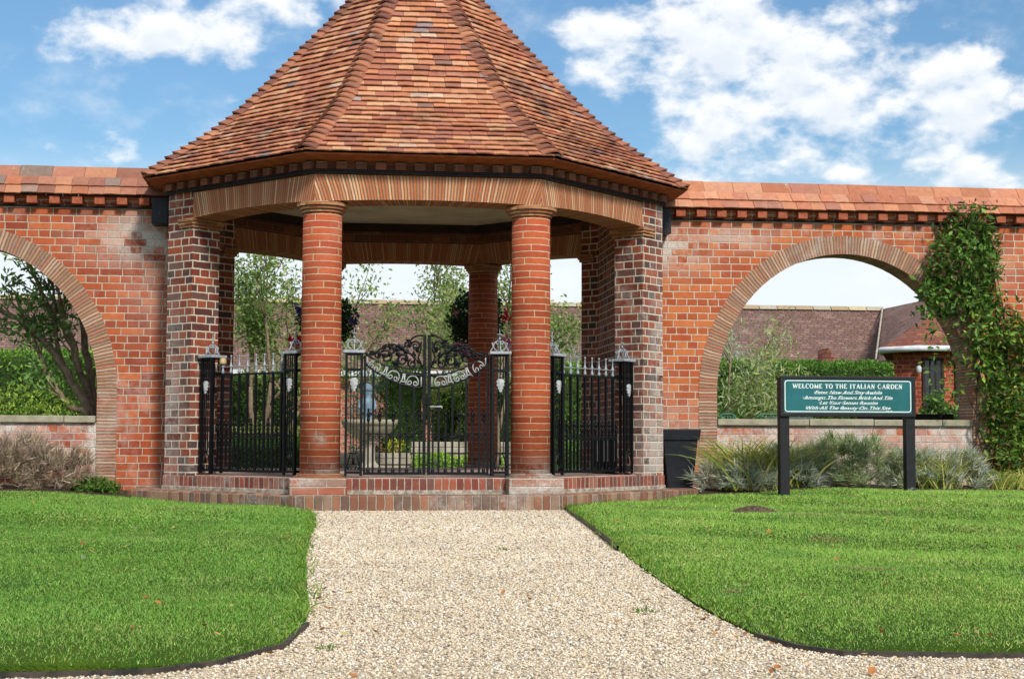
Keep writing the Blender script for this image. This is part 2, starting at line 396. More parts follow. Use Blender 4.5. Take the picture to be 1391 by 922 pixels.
class MB:
    def __init__(s):
        s.V = []; s.F = []; s.UV = []; s.C = []

    def add(s, vs, fs, uvs=None, col=None):
        b = len(s.V)
        s.V += [tuple(v) for v in vs]
        s.C += [col] * len(vs)
        for i, f in enumerate(fs):
            s.F.append([b + k for k in f])
            s.UV.append(uvs[i] if uvs else None)
        return s

    def hexa(s, p, col=None):
        """p: 8 corners, bottom ring then top ring"""
        return s.add(p, [(3, 2, 1, 0), (4, 5, 6, 7), (0, 1, 5, 4), (1, 2, 6, 5), (2, 3, 7, 6), (3, 0, 4, 7)], None, col)

    def box(s, x0, x1, y0, y1, z0, z1, col=None):
        return s.hexa([(x0, y0, z0), (x1, y0, z0), (x1, y1, z0), (x0, y1, z0), (x0, y0, z1), (x1, y0, z1), (x1, y1, z1), (x0, y1, z1)], col)

    def obox(s, c, ax, ay, az, col=None):
        c, ax, ay, az = Vector(c), Vector(ax), Vector(ay), Vector(az)
        return s.hexa([c - ax - ay - az, c + ax - ay - az, c + ax + ay - az, c - ax + ay - az, c - ax - ay + az, c + ax - ay + az, c + ax + ay + az, c - ax + ay + az], col)

    def prism(s, poly, z0, z1, col=None, top=True, bot=True):
        n = len(poly)
        vs = [(x, y, z0) for x, y in poly] + [(x, y, z1) for x, y in poly]
        fs = [(i, (i + 1) % n, n + (i + 1) % n, n + i) for i in range(n)]
        if top: fs.append(tuple(range(n, 2 * n)))
        if bot: fs.append(tuple(reversed(range(n))))
        return s.add(vs, fs, None, col)

    def tube(s, pts, r, n=6, closed=False, col=None, r1=None, cap=True):
        pts = [Vector(p) for p in pts]
        k = len(pts)
        rings = []
        prev = None
        for i, p in enumerate(pts):
            if closed: t = pts[(i + 1) % k] - pts[i - 1]
            else: t = pts[min(i + 1, k - 1)] - pts[max(i - 1, 0)]
            if t.length < 1e-9: t = Vector((0, 0, 1))
            t.normalize()
            if prev is None:
                a = t.orthogonal().normalized()
            else:
                a = prev - t * prev.dot(t)
                a = a.normalized() if a.length > 1e-6 else t.orthogonal().normalized()
            prev = a
            b = t.cross(a)
            rr = r if r1 is None else r + (r1 - r) * i / max(1, k - 1)
            if isinstance(r, (list, tuple)): rr = r[i]
            rings.append([p + (a * math.cos(2 * PI * j / n) + b * math.sin(2 * PI * j / n)) * rr for j in range(n)])
        vs = [v for ring in rings for v in ring]
        fs = []
        for i in range(k if closed else k - 1):
            i2 = (i + 1) % k
            for j in range(n):
                fs.append((i * n + j, i * n + (j + 1) % n, i2 * n + (j + 1) % n, i2 * n + j))
        if cap and not closed:
            fs.append(tuple(reversed(range(n)))); fs.append(tuple(range((k - 1) * n, k * n)))
        return s.add(vs, fs, None, col)

    def lathe(s, prof, c=(0, 0, 0), n=16, col=None, a0=0.0):
        vs = []; fs = []; uvs = []
        k = len(prof)
        for r, z in prof:
            for j in range(n):
                a = a0 + 2 * PI * j / n
                vs.append((c[0] + r * math.cos(a), c[1] + r * math.sin(a), c[2] + z))
        for i in range(k - 1):
            for j in range(n):
                fs.append((i * n + j, i * n + (j + 1) % n, (i + 1) * n + (j + 1) % n, (i + 1) * n + j))
                rm = max(prof[i][0], prof[i + 1][0])
                u0, u1 = (a0 + 2 * PI * j / n) * rm, (a0 + 2 * PI * (j + 1) / n) * rm
                z0, z1 = c[2] + prof[i][1], c[2] + prof[i + 1][1]
                uvs.append([(u0, z0), (u1, z0), (u1, z1), (u0, z1)])
        fs.append(tuple(reversed(range(n)))); uvs.append(None)
        fs.append(tuple(range((k - 1) * n, k * n))); uvs.append(None)
        return s.add(vs, fs, uvs, col)

    def build(s, name, material, parent=None, smooth=False, local=False, bevel=0.0):
        org = Vector((0, 0, 0)) if (parent is None or local) else ORG.get(parent.name, Vector((0, 0, 0)))
        me = bpy.data.meshes.new(name)
        V = [Vector(v) for v in s.V]
        me.from_pydata([v - org for v in V], [], s.F)
        me.update()
        uvl = me.uv_layers.new(name='UVMap')
        dat = np.zeros(len(me.loops) * 2, dtype=np.float32)
        li = 0
        for f, uv in zip(s.F, s.UV):
            if uv is None:
                p0 = V[f[0]]
                nrm = Vector((0, 0, 0))
                for i in range(len(f)):
                    a, b = V[f[i]], V[f[(i + 1) % len(f)]]
                    nrm += Vector(((a.y - b.y) * (a.z + b.z), (a.z - b.z) * (a.x + b.x), (a.x - b.x) * (a.y + b.y)))
                if nrm.length > 1e-12: nrm.normalize()
                if abs(nrm.z) > .72:
                    uv = [(V[i].x, V[i].y) for i in f]
                else:
                    t = Vector((-nrm.y, nrm.x, 0)).normalized()
                    uv = [(V[i].dot(t), V[i].z) for i in f]
            for q in uv:
                dat[li] = q[0]; dat[li + 1] = q[1]; li += 2
        uvl.data.foreach_set('uv', dat)
        if any(c is not None for c in s.C):
            ca = me.color_attributes.new('Col', 'FLOAT_COLOR', 'POINT')
            arr = np.ones((len(s.C), 4), dtype=np.float32)
            for i, c in enumerate(s.C):
                if c is not None: arr[i, :3] = c
            ca.data.foreach_set('color', arr.ravel())
        me.materials.append(material)
        if smooth:
            me.polygons.foreach_set('use_smooth', [True] * len(me.polygons))
        o = bpy.data.objects.new(name, me)
        COL.objects.link(o)
        if parent is not None: o.parent = parent
        ORG[o.name] = org
        if bevel:
            b = o.modifiers.new('bevel', 'BEVEL'); b.width = bevel; b.segments = 2; b.limit_method = 'ANGLE'
        return o


def mesh_np(name, V, F, material, parent=None, C=None, smooth=False, local=False):
    """fast mesh from numpy triangles/quads"""
    org = np.zeros(3) if (parent is None or local) else np.array(ORG.get(parent.name, (0, 0, 0)))
    V = np.asarray(V, dtype=np.float32) - org.astype(np.float32)
    F = np.asarray(F, dtype=np.int32)
    me = bpy.data.meshes.new(name)
    k = F.shape[1]
    me.vertices.add(len(V)); me.vertices.foreach_set('co', V.ravel())
    me.loops.add(F.size); me.loops.foreach_set('vertex_index', F.ravel())
    me.polygons.add(len(F))
    me.polygons.foreach_set('loop_start', np.arange(0, F.size, k, dtype=np.int32))
    if smooth: me.polygons.foreach_set('use_smooth', np.ones(len(F), dtype=bool))
    me.update(calc_edges=True)
    if C is not None:
        ca = me.color_attributes.new('Col', 'FLOAT_COLOR', 'POINT')
        a = np.ones((len(V), 4), dtype=np.float32); a[:, :3] = C
        ca.data.foreach_set('color', a.ravel())
    me.materials.append(material)
    o = bpy.data.objects.new(name, me)
    COL.objects.link(o)
    if parent is not None: o.parent = parent
    ORG[o.name] = Vector(org)
    return o


def thing(name, label, cat, loc=(0, 0, 0), group=None, rotz=0.0):
    o = bpy.data.objects.new(name, None); COL.objects.link(o)
    o.empty_display_size = .1
    o.location = loc; o.rotation_euler = (0, 0, rotz)
    o['label'] = label; o['category'] = cat
    if group: o['group'] = group
    ORG[o.name] = Vector(loc)
    return o


def tag(o, label, cat, group=None, kind=None):
    if label: o['label'] = label
    if cat: o['category'] = cat
    if group: o['group'] = group
    if kind: o['kind'] = kind
    return o


def copy_tree(o, parent=None):
    c = o.copy(); COL.objects.link(c)
    c.parent = parent
    for ch in list(o.children): copy_tree(ch, c)
    return c


def centre(o):
    """moves a one-mesh thing's origin to the foot of its mesh"""
    me = o.data
    n = len(me.vertices); a = np.zeros(n * 3, dtype=np.float32); me.vertices.foreach_get('co', a); a = a.reshape(-1, 3)
    c = (a.min(0) + a.max(0)) / 2; c[2] = a[:, 2].min()
    a -= c; me.vertices.foreach_set('co', a.ravel()); me.update()
    o.location = Vector(c) + o.location
    return o


def pal(rng, cols, n, var=.18):
    a = np.array([L(c) for c in cols])[rng.integers(0, len(cols), n)]
    return a * (1 + var * (rng.random((n, 1)) * 2 - 1))


def leaves(rng, P, size, cols, aspect=.45, up=.4, out=None, droop=0.0, var=.2, szvar=.35, fold=.15):
    """P: (n,3) leaf bases -> folded, pointed leaves"""
    n = len(P)
    d = rng.normal(size=(n, 3)); d[:, 2] += up - droop
    if out is not None: d += out
    d /= np.linalg.norm(d, axis=1, keepdims=True) + 1e-9
    q = rng.normal(size=(n, 3)); q[:, 2] += .8
    s = np.cross(d, q); s /= np.linalg.norm(s, axis=1, keepdims=True) + 1e-9
    nn = np.cross(s, d)
    ln = size * (1 + szvar * (rng.random((n, 1)) * 2 - 1))
    wd = ln * aspect / 2
    b = P; t = P + d * ln
    mid = P + d * ln * .45
    l = mid + s * wd + nn * wd * fold * 2; r = mid - s * wd + nn * wd * fold * 2
    V = np.stack([b, l, t, r], 1).reshape(-1, 3)
    i = np.arange(n)[:, None] * 4
    F = np.concatenate([i + np.array([[0, 3, 2]]), i + np.array([[0, 2, 1]])], 0)
    C = np.repeat(pal(rng, cols, n, var), 4, 0)
    return V, F, C


def strands(rng, B, D, ln, w, cols, seg=3, droop=.3, var=.2, tipcol=None):
    """thin curved blades: B bases, D directions, ln lengths, w widths"""
    n = len(B)
    D = D / (np.linalg.norm(D, axis=1, keepdims=True) + 1e-9)
    side = np.cross(D, rng.normal(size=(n, 3)) + np.array([[0, .9, 0]])); side /= np.linalg.norm(side, axis=1, keepdims=True) + 1e-9
    ln = np.asarray(ln).reshape(-1, 1) * np.ones((n, 1)); w = np.asarray(w).reshape(-1, 1) * np.ones((n, 1))
    hz = D.copy(); hz[:, 2] = 0
    Vs = []
    for k in range(seg + 1):
        t = k / seg
        p = B + D * ln * t + (hz * .6 + np.array([[0, 0, -1.0]])) * ln * droop * t * t
        ww = w * (1 - t ** 1.6) * .5 + w * .04
        Vs += [p - side * ww, p + side * ww]
    V = np.stack(Vs, 1)
    m_ = V.shape[1]
    V = V.reshape(-1, 3)
    i = np.arange(n)[:, None] * m_
    F = np.concatenate([i + np.array([[2 * k, 2 * k + 1, 2 * k + 3, 2 * k + 2]]) for k in range(seg)], 0)
    C = np.repeat(pal(rng, cols, n, var), m_, 0)
    return V, F, C


def cat_mesh(*parts):
    V = []; F = []; C = []; b = 0
    for v, f, c in parts:
        V.append(v); F.append(f + b); C.append(c); b += len(v)
    return np.concatenate(V), np.concatenate(F), np.concatenate(C)


# ------------------------------------------------------------------ the octagon's numbers
T = math.tan(PI / 8)
AO, TH, LS = 2.456, 0.334, 0.366        # apothem of the outer faces, wall thickness, stub length of the piers
AI, AC = AO - TH, AO - TH / 2
YC = AO                                  # centre of the plan
ZF, ZB, ZT = 0.274, 2.731, 2.976         # floor, beam underside, beam top
ZST = 0.134                              # lower step
YW = 1.977                               # face of the garden wall
dd, nn_ = LS / math.sqrt(2), TH / math.sqrt(2)


def oct_pts(a):
    return [(a / math.cos(PI / 8) * math.cos(-5 * PI / 8 + k * PI / 4), YC + a / math.cos(PI / 8) * math.sin(-5 * PI / 8 + k * PI / 4)) for k in range(8)]


def lawn_z(x, y):
    t = np.clip((np.asarray(y, dtype=float) + 6.0) / 7.5, 0, 1); t = t * t * (3 - 2 * t)
    x = np.asarray(x, dtype=float)
    b = .012 * np.sin(x * 1.7 + y * .9) + .010 * np.sin(x * .8 - y * 1.6 + 1.3) + .006 * np.sin(x * 4.1 + y * 3.3)
    return .046 + t * (-.002 + .075 * np.clip((np.abs(x) - 2.0) / 2.2, 0, 1) + .02 * np.clip((x - 3) / 3, 0, 1)) + b * np.clip((np.abs(x) - .9) / .8, .25, 1)


# ------------------------------------------------------------------ ground
def struct(o):
    o['kind'] = 'structure'; return o


g_ = MB(); g_.box(-400, 400, -400, 900, -.30, -.06)
struct(g_.build('ground', M_GROUND))
g_ = MB(); g_.add([(-30, -30, 0), (30, -30, 0), (30, .2, 0), (-30, .2, 0)], [(0, 1, 2, 3)])
struct(g_.build('gravel_path', M_GRAVEL))
g_ = MB(); g_.add([(-60, 2.3, .13), (60, 2.3, .13), (60, 60, .13), (-60, 60, .13)], [(0, 1, 2, 3)])
struct(g_.build('garden_lawn', M_GROUND))
g_ = MB(); g_.add([(-2.6, 4.9, .134), (2.6, 4.9, .134), (2.6, 13.6, .134), (-2.6, 13.6, .134)], [(0, 1, 2, 3)])
struct(g_.build('garden_path', M_STONE2))
def soil_bed(xa, xb):
    xs_ = np.linspace(xa, xb, 40)
    V = []; F = []
    for k, x in enumerate(xs_):
        for (y, dz) in ((1.02, -.03), (1.22, .012), (1.6, .03), (2.2, .03)):
            V.append((x, y, float(lawn_z(x, min(y, 1.3))) + dz))
    for k in range(39):
        for q in range(3):
            a = 4 * k + q
            F.append((a, a + 4, a + 5, a + 1))
    return struct(mesh_np('flower_bed_soil', V, F, M_SOIL))


soil_bed(-14, -2.3); soil_bed(2.3, 14)

EDGE_L = [(-9.20, -14.0), (-9.185, -3.2), (-9.17, -1.85), (-9.156, -1.533), (-9.132, -1.272), (-8.993, -1.111), (-8.675, -.942), (-8.3, -.90), (-8.156, -.883), (-7.732, -.875),
          (-7.0, -.90), (-6.4, -.915), (-5.429, -.941), (-4.0, -.95), (-2.6, -.945), (-1.569, -.955), (-.9, -.985), (-.4, -1.05), (-.13, -1.15), (.2, -1.25), (1.35, -1.6)]
EDGE_R = [(-9.09, 14.0), (-9.08, 2.2), (-9.07, 1.25), (-9.06, 1.067), (-8.982, .70), (-8.852, .609), (-8.566, .556), (-8.2, .555), (-7.742, .567), (-7.0, .62), (-6.0, .70),
          (-5.0, .79), (-4.0, .885), (-2.658, 1.009), (-1.6, 1.10), (-.8, 1.17), (-.15, 1.23), (.2, 1.30), (1.35, 1.7)]


def edge_at(E, y):
    ys = [e[0] for e in E]; xs_ = [e[1] for e in E]
    return np.interp(y, ys, xs_)


def edge_drop(d, y):
    return .036 * np.maximum(np.exp(-np.maximum(d, 0) / .13), np.exp(-np.maximum(np.asarray(y) + 9.17, 0) / .14))


def lawn(name, E, sgn):
    ys = np.concatenate([np.array([e[0] for e in E]), np.linspace(-9.1, 1.3, 70), np.linspace(-9.18, -8.5, 34)])
    ys = np.unique(np.round(ys[ys > E[1][0] - .001], 3))
    K = 40
    rows = []
    for y in ys:
        xe = edge_at(E, y)
        t = (np.linspace(0, 1, K)) ** 1.8
        xs_ = xe + sgn * t * 13.0
        z = lawn_z(xs_, y)
        z = z - edge_drop(t * 13.0, y)
        rows.append(np.stack([xs_, np.full(K, y), z], 1))
    n = len(ys)
    # skirt down to the gravel along the inner edge and the near edge
    V = np.concatenate(rows)
    F = []
    for i in range(n - 1):
        for j in range(K - 1):
            a = i * K + j
            q = [a, a + 1, a + K + 1, a + K]
            F.append(q if sgn > 0 else q[::-1])
    base = len(V)
    sk = [rows[0][K - 1 - j] for j in range(K)] + [r[0] for r in rows[1:]]
    sk = np.array(sk); lowv = sk.copy(); lowv[:, 2] = -.02
    V = np.concatenate([V, sk, lowv]); k2 = len(sk)
    for j in range(k2 - 1):
        F.append([base + j, base + j + 1, base + k2 + j + 1, base + k2 + j])
    return struct(mesh_np(name, V, F, M_LAWN))


lawn('lawn', EDGE_L, -1)
lawn('lawn', EDGE_R, 1)

# ------------------------------------------------------------------ pavilion
pav = thing('garden_pavilion', 'octagonal brick gatehouse pavilion with a steep clay tile roof on round columns', 'pavilion', (0, YC, 0))
# steps
lo, hi_ = oct_pts(AO + .327), oct_pts(AO + .012)
b = MB(); b.prism(lo, -.05, ZST); b.build('lower_step', M_STEP, pav, bevel=.012)
b = MB(); b.prism(hi_, ZST - .01, ZF - .006); b.build('upper_step', M_STEP2, pav, bevel=.006)
b = MB(); b.prism(oct_pts(AO + .022), ZST - .008, .170); b.build('bedding_course', M_BED, pav, bevel=.006)
b = MB(); b.prism(oct_pts(AO - .09), ZF - .02, ZF + .002); b.build('floor', M_FLOOR, pav)

y1, y2 = AO * (1 - T), AO * (1 + T)
for s in (-1, 1):
    po = [(s * (AO - dd), y1 - dd), (s * AO, y1), (s * AO, y2), (s * (AO - dd), y2 + dd), (s * (AO - dd - nn_), y2 + dd - nn_),
          (s * AI, YC + AI * T), (s * AI, YC - AI * T), (s * (AO - dd - nn_), y1 - dd + nn_)]
    if s < 0: po = po[::-1]
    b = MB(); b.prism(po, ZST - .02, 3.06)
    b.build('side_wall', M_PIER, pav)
    # impost: three tile courses capping the jamb
    for fb, (jx, jy, ox) in enumerate([(s * (AO - dd), y1 - dd, -1), (s * (AO - dd), y2 + dd, 1)]):
        b = MB()
        ax = Vector((s, -ox * -1.0, 0)).normalized()       # along the stub, towards the wall
        ax = Vector((s, 1.0 if ox < 0 else -1.0, 0)).normalized()
        inn = Vector((-s, 1.0 if ox < 0 else -1.0, 0)).normalized()
        for k in range(3):
            pr = .045 - .013 * (2 - k) - (.0 if k < 2 else .004)
            z0 = ZB - .084 + .028 * k
            c = Vector((jx, jy, z0 + .012)) + inn * (TH / 2)
            c = c + ax * (.09 - pr / 2)
            b.obox(c, ax * (.09 + pr / 2), inn * (TH / 2 + pr), (0, 0, .0125))
        b.build('impost', M_CAP, pav)

# columns
for (sx, yy) in ((-1, TH / 2), (1, TH / 2), (-1, 2 * AO - TH / 2), (1, 2 * AO - TH / 2)):
    cx = sx * AC * T
    b = MB()
    prof = [(.179, .30), (.1795, 1.1), (.178, 1.8), (.1745, 2.65)]
    b.lathe(prof, (cx, yy, 0), 40)
    c = b.build('column', M_COLUMN, pav, smooth=True)
    b = MB()
    for k, (r, z0, z1) in enumerate([(.192, 2.640, 2.664), (.212, 2.666, 2.693), (.234, 2.695, 2.7295)]):
        b.lathe([(r - .006, z0), (r, z0 + .003), (r, z1 - .003), (r - .006, z1)], (cx, yy, 0), 16, a0=PI / 16)
    b.build('capital', M_CAP, c)
    b = MB()
    for k, (r, z0, z1) in enumerate([(.235, ZF - .002, .287), (.214, .288, .300), (.196, .301, .313)]):
        b.lathe([(r - .003, z0), (r, z0 + .003), (r, z1 - .003), (r - .004, z1)], (cx, yy, 0), 24)
    b.build('base', M_CAP if sx < 0 else M_PLINTH, c)
    front = yy < YC
    b = MB()
    if front:
        b.prism([(cx - .255, -.185), (cx + .235, -.185), (cx + .255, .12), (cx - .275, .12)] if sx < 0 else [(cx - .235, -.185), (cx + .255, -.185), (cx + .275, .12), (cx - .255, .12)], ZST - .01, ZF + .003)
    else:
        b.prism([(cx - .25, yy - .1), (cx + .25, yy - .1), (cx + .25, yy + .34), (cx - .25, yy + .34)], ZST - .01, ZF + .004)
    b.build('plinth', M_PLINTH, c, bevel=.010)

# flat arches of tile on edge
def beam(p_o0, p_o1, p_i0, p_i1, name):
    """outer line p_o0 -> p_o1, inner line p_i0 -> p_i1 (plan)"""
    b = MB()
    K = 24
    po0, po1, pi0, pi1 = (Vector((*p, 0)) for p in (p_o0, p_o1, p_i0, p_i1))
    ln = (po1 - po0).length
    vs = []; fs = []; uvs = []
    zt = ZT
    for k in range(K + 1):
        t = k / K
        cam_ = .030 * (1 - (2 * t - 1) ** 2)
        a, c = po0.lerp(po1, t), pi0.lerp(pi1, t)
        vs += [(a.x, a.y, ZB + cam_), (a.x, a.y, zt), (c.x, c.y, zt), (c.x, c.y, ZB + cam_)]
    def fu(t, z):
        s_ = (t - .5) * ln
        return s_ * (1 - .34 * (z - ZB))
    for k in range(K):
        i, j = 4 * k, 4 * k + 4
        t0, t1 = k / K, (k + 1) / K
        def uvq(ids):
            r = []
            for q in ids:
                tt = t0 if q < j else t1
                w_ = q % 4
                z = vs[q][2]
                if w_ in (0, 1): r.append((fu(tt, z), z))
                else: r.append((fu(tt, z), z))
            return r
        for f in ((i, j, j + 1, i + 1), (i + 2, j + 2, j + 3, i + 3)):
            fs.append(f); uvs.append(uvq(f))
        f = (i + 3, j + 3, j, i); fs.append(f); uvs.append([((t0 - .5) * ln, .3), ((t1 - .5) * ln, .3), ((t1 - .5) * ln, 0), ((t0 - .5) * ln, 0)])
        f = (i + 1, j + 1, j + 2, i + 2); fs.append(f); uvs.append(None)
    fs.append((0, 1, 2, 3)); uvs.append(None); fs.append((4 * K + 3, 4 * K + 2, 4 * K + 1, 4 * K)); uvs.append(None)
    b.add(vs, fs, uvs)
    return b.build(name, M_LINTEL, pav)


LO = AO + .004; LI = AI - .003
beam((-LO * T, -.004), (LO * T, -.004), (-LI * T, TH + .003), (LI * T, TH + .003), 'lintel')
yb_o, yb_i = 2 * AO + .004, 2 * AO - TH - .003
beam((LO * T, yb_o), (-LO * T, yb_o), (LI * T, yb_i), (-LI * T, yb_i), 'lintel')
for s in (-1, 1):
    e = .003
    A = (s * (AO - dd), y1 - dd - e * 1.4); B = (s * LO * T, -.004)
    C_ = (s * (AO - dd - nn_ - e), y1 - dd + nn_ + e); D = (s * LI * T, TH + .003)
    if s < 0: beam(A, B, C_, D, 'lintel')
    else: beam(B, A, D, C_, 'lintel')
    A = (s * (AO - dd), y2 + dd + e * 1.4); B = (s * LO * T, yb_o)
    C_ = (s * (AO - dd - nn_ - e), y2 + dd - nn_ - e); D = (s * LI * T, yb_i)
    if s < 0: beam(B, A, D, C_, 'lintel')
    else: beam(A, B, C_, D, 'lintel')

# wall head above the beams, dentils, soffit, ceiling
def ring(b, a0, a1, z0, z1):
    o, i = oct_pts(a0), oct_pts(a1)
    for k in range(8):
        k2 = (k + 1) % 8
        b.hexa([(*o[k], z0), (*o[k2], z0), (*i[k2], z0), (*i[k], z0), (*o[k], z1), (*o[k2], z1), (*i[k2], z1), (*i[k], z1)])


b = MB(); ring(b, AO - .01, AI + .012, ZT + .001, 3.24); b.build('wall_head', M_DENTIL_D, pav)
for k in range(8):
    an = -PI / 2 + k * PI / 4
    nx, ny = math.cos(an), math.sin(an); tx, ty = -ny, nx
    hw = AO * T
    q = 0
    x = -hw + .06
    while x < hw - .03:
        c = Vector((nx * (AO + .022) + tx * x, YC + ny * (AO + .022) + ty * x, 3.052))
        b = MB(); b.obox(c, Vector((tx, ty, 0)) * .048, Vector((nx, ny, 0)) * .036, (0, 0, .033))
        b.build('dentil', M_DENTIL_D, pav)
        x += .175
b = MB()
so_, si_ = oct_pts(2.665), oct_pts(AO - .02)
for k in range(8):
    k2 = (k + 1) % 8
    b.hexa([(*so_[k], 3.118), (*so_[k2], 3.118), (*si_[k2], 3.086), (*si_[k], 3.086), (*so_[k], 3.135), (*so_[k2], 3.135), (*si_[k2], 3.118), (*si_[k], 3.118)])
b.build('soffit', M_SOFFIT, pav)
b = MB(); b.prism(oct_pts(AI + .02), 3.20, 3.235); b.build('ceiling', M_PLASTER, pav)
b = MB(); ring(b, AI + .012, AI - .07, 3.11, 3.198); b.build('ceiling_cornice', M_WOOD, pav)
b = MB()
for r_, (aa, zz) in enumerate([(AO + .030, 2.992), (AO + .028, 3.010)]):
    pts = []
    rg = random.Random(5 + r_)
    o = oct_pts(aa)
    for k in range(8):
        p, q = o[k], o[(k + 1) % 8]
        for t in range(10): pts.append((p[0] + (q[0] - p[0]) * t / 10, p[1] + (q[1] - p[1]) * t / 10, zz + rg.uniform(-.003, .003)))
    b.tube(pts, .0095, 6, closed=True)
b.build('cable', M_CABLE, pav)

# ---- roof
PROF = [(2.690, 3.128), (2.530, 3.255), (2.350, 3.400), (2.185, 3.522), (1.985, 3.690), (1.820, 3.845), (1.622, 4.065), (1.495, 4.220), (1.325, 4.422),
        (1.165, 4.612), (1.045, 4.746), (.945, 4.868), (.730, 5.138), (.665, 5.215), (.02, 6.06)]
pa = np.array(PROF)
seg = np.concatenate([[0], np.cumsum(np.hypot(np.diff(pa[:, 0]), np.diff(pa[:, 1])))])
TOT = seg[-1]
def prof_at(s):
    return float(np.interp(s, seg, pa[:, 0])), float(np.interp(s, seg, pa[:, 1]))

# smooth the bell curve a little
GA = .0905
NC = int(TOT / GA)
rngR = random.Random(11)
TCOL = ['#b87550', '#c08058', '#b26e4c', '#c48a62', '#a8664a', '#bc7a54', '#c28c68', '#b07450', '#a4644a', '#ba7850', '#c89268', '#a86c54', '#9a624c']
TRARE = ['#a08878', '#c4a080', '#8e746a', '#bd9a80', '#84604f']
def tcol(rg, rare=.05):
    c = L(rg.choice(TRARE) if rg.random() < rare else rg.choice(TCOL))
    k = rg.uniform(.90, 1.10)
    return (c[0] * k * .93, c[1] * k, c[2] * k * 1.14)

def tile(b, p, ux, us, n, xa0, xa1, xb0, xb1, ln, th, col, rg, gap=.010):
    """one clay tile: lower edge xa0..xa1, upper edge xb0..xb1 along ux, ln up the slope"""
    lift = th + gap + rg.uniform(-.004, .005)
    j = rg.uniform(-.004, .004)
    l1, l2 = rg.uniform(-.0025, .0025), rg.uniform(-.0025, .0025)
    vs = []
    for (t, xa, xb, off) in ((0, xa0, xb0, l1), (.5, (xa0 + xa1) / 2, (xb0 + xb1) / 2, .0035), (1, xa1, xb1, l2)):
        lowp = p + ux * xa + us * j + n * (lift + off)
        upp = p + ux * xb + us * ln + n * (off * .3)
        vs += [lowp, upp, lowp - n * th, upp - n * th]
    fs = [(0, 4, 5, 1), (4, 8, 9, 5), (2, 6, 4, 0), (6, 10, 8, 4), (0, 1, 3, 2), (8, 10, 11, 9), (2, 3, 7, 6), (6, 7, 11, 10)]
    b.add(vs, fs, None, col)

b = MB()
hips = [MB() for _ in range(8)]
for c in range(NC):
    s0 = c * GA
    a0, z0 = prof_at(s0)
    a1, z1 = prof_at(min(s0 + GA * 1.6, TOT))
    if a0 < .06: break
    for k in range(8):
        an = -PI / 2 + k * PI / 4
        nrm2 = Vector((math.cos(an), math.sin(an), 0)); ux = Vector((-math.sin(an), math.cos(an), 0))
        P0 = Vector((0, YC, z0)) + nrm2 * a0
        P1 = Vector((0, YC, z1)) + nrm2 * a1
        us = (P1 - P0); ln = us.length; us.normalize()
        n = ux.cross(us)
        hw0, hw1 = a0 * T, a1 * T
        wdt = .158
        x = -hw0 - rngR.uniform(0, wdt)
        while x < hw0:
            w_ = wdt * rngR.uniform(.93, 1.07)
            xa0, xa1 = max(x, -hw0), min(x + w_ - .0025, hw0)
            xb0, xb1 = max(x, -hw1), min(x + w_ - .0025, hw1)
            if xa1 - xa0 > .012:
                if xb1 < xb0: xb0 = xb1 = max(-hw1, min(hw1, (xa0 + xa1) / 2))
                tile(b, P0, ux, us, n, xa0, xa1, xb0, xb1, ln, .012, tcol(rngR), rngR, .021)
            x += w_
        # bonnet hip at the corner between this facet and the next
        an2 = an + PI / 4; ux2 = Vector((-math.sin(an2), math.cos(an2), 0))
        ah = an + PI / 8
        outv = Vector((math.cos(ah), math.sin(ah), 0))
        wd0 = min(.118, hw0 * .95)
        vs = []
        cA = Vector((0, YC, z0)) + outv * (a0 / math.cos(PI / 8))
        cB = Vector((0, YC, z1)) + outv * (a1 / math.cos(PI / 8))
        nup = (outv * .45 + Vector((0, 0, .88)))
        jj = rngR.uniform(-.004, .004)
        for q in range(9):
            t = -1 + q / 4
            along = (-ux * (-t)) if t < 0 else ux2 * t
            hgt = .042 * (1 - t * t) + .034
            for (base, w_, extra) in ((cA, wd0, 1.0), (cB, wd0 * .9, .40)):
                pnt = base + along * w_ + nup * (hgt * extra + jj)
                vs.append(pnt)
            vs.append(vs[-2] - nup * .018)
        fs = []
        for q in range(8):
            i, j = 3 * q, 3 * q + 3
            fs += [(i, j, j + 1, i + 1), (i + 2, j + 2, j, i), (i + 1, j + 1, j + 2, i + 2)]
        cc = L(rngR.choice(['#8a5844', '#945f48', '#7a4e40', '#9c664c', '#845646', '#a26c50', '#744a3e'])); kk = rngR.uniform(.85, 1.15)
        hips[k].add(vs, fs, None, tuple(q * kk for q in cc))
roof = b.build('roof', M_TILE, pav)
for h in hips: h.build('hip_ridge', M_TILE, roof)
b = MB(); b.lathe([(.16, 6.02), (.14, 6.10), (.06, 6.16), (.05, 6.30), (.09, 6.36), (.05, 6.44), (.0, 6.5)], (0, YC, 0), 16)
b.build('finial', M_SOFFIT, roof, smooth=True)
# boarded body under the tiles, so that no light leaks in
b = MB()
for i in range(len(PROF) - 1):
    a0, z0 = PROF[i]; a1, z1 = PROF[i + 1]
    o, p = oct_pts(max(a0 - .03, .005)), oct_pts(max(a1 - .03, .004))
    for k in range(8):
        k2 = (k + 1) % 8
        b.add([(*o[k], z0 - .012), (*o[k2], z0 - .012), (*p[k2], z1 - .012), (*p[k], z1 - .012)], [(0, 1, 2, 3)])
b.build('roof_boarding', M_WOOD, roof)

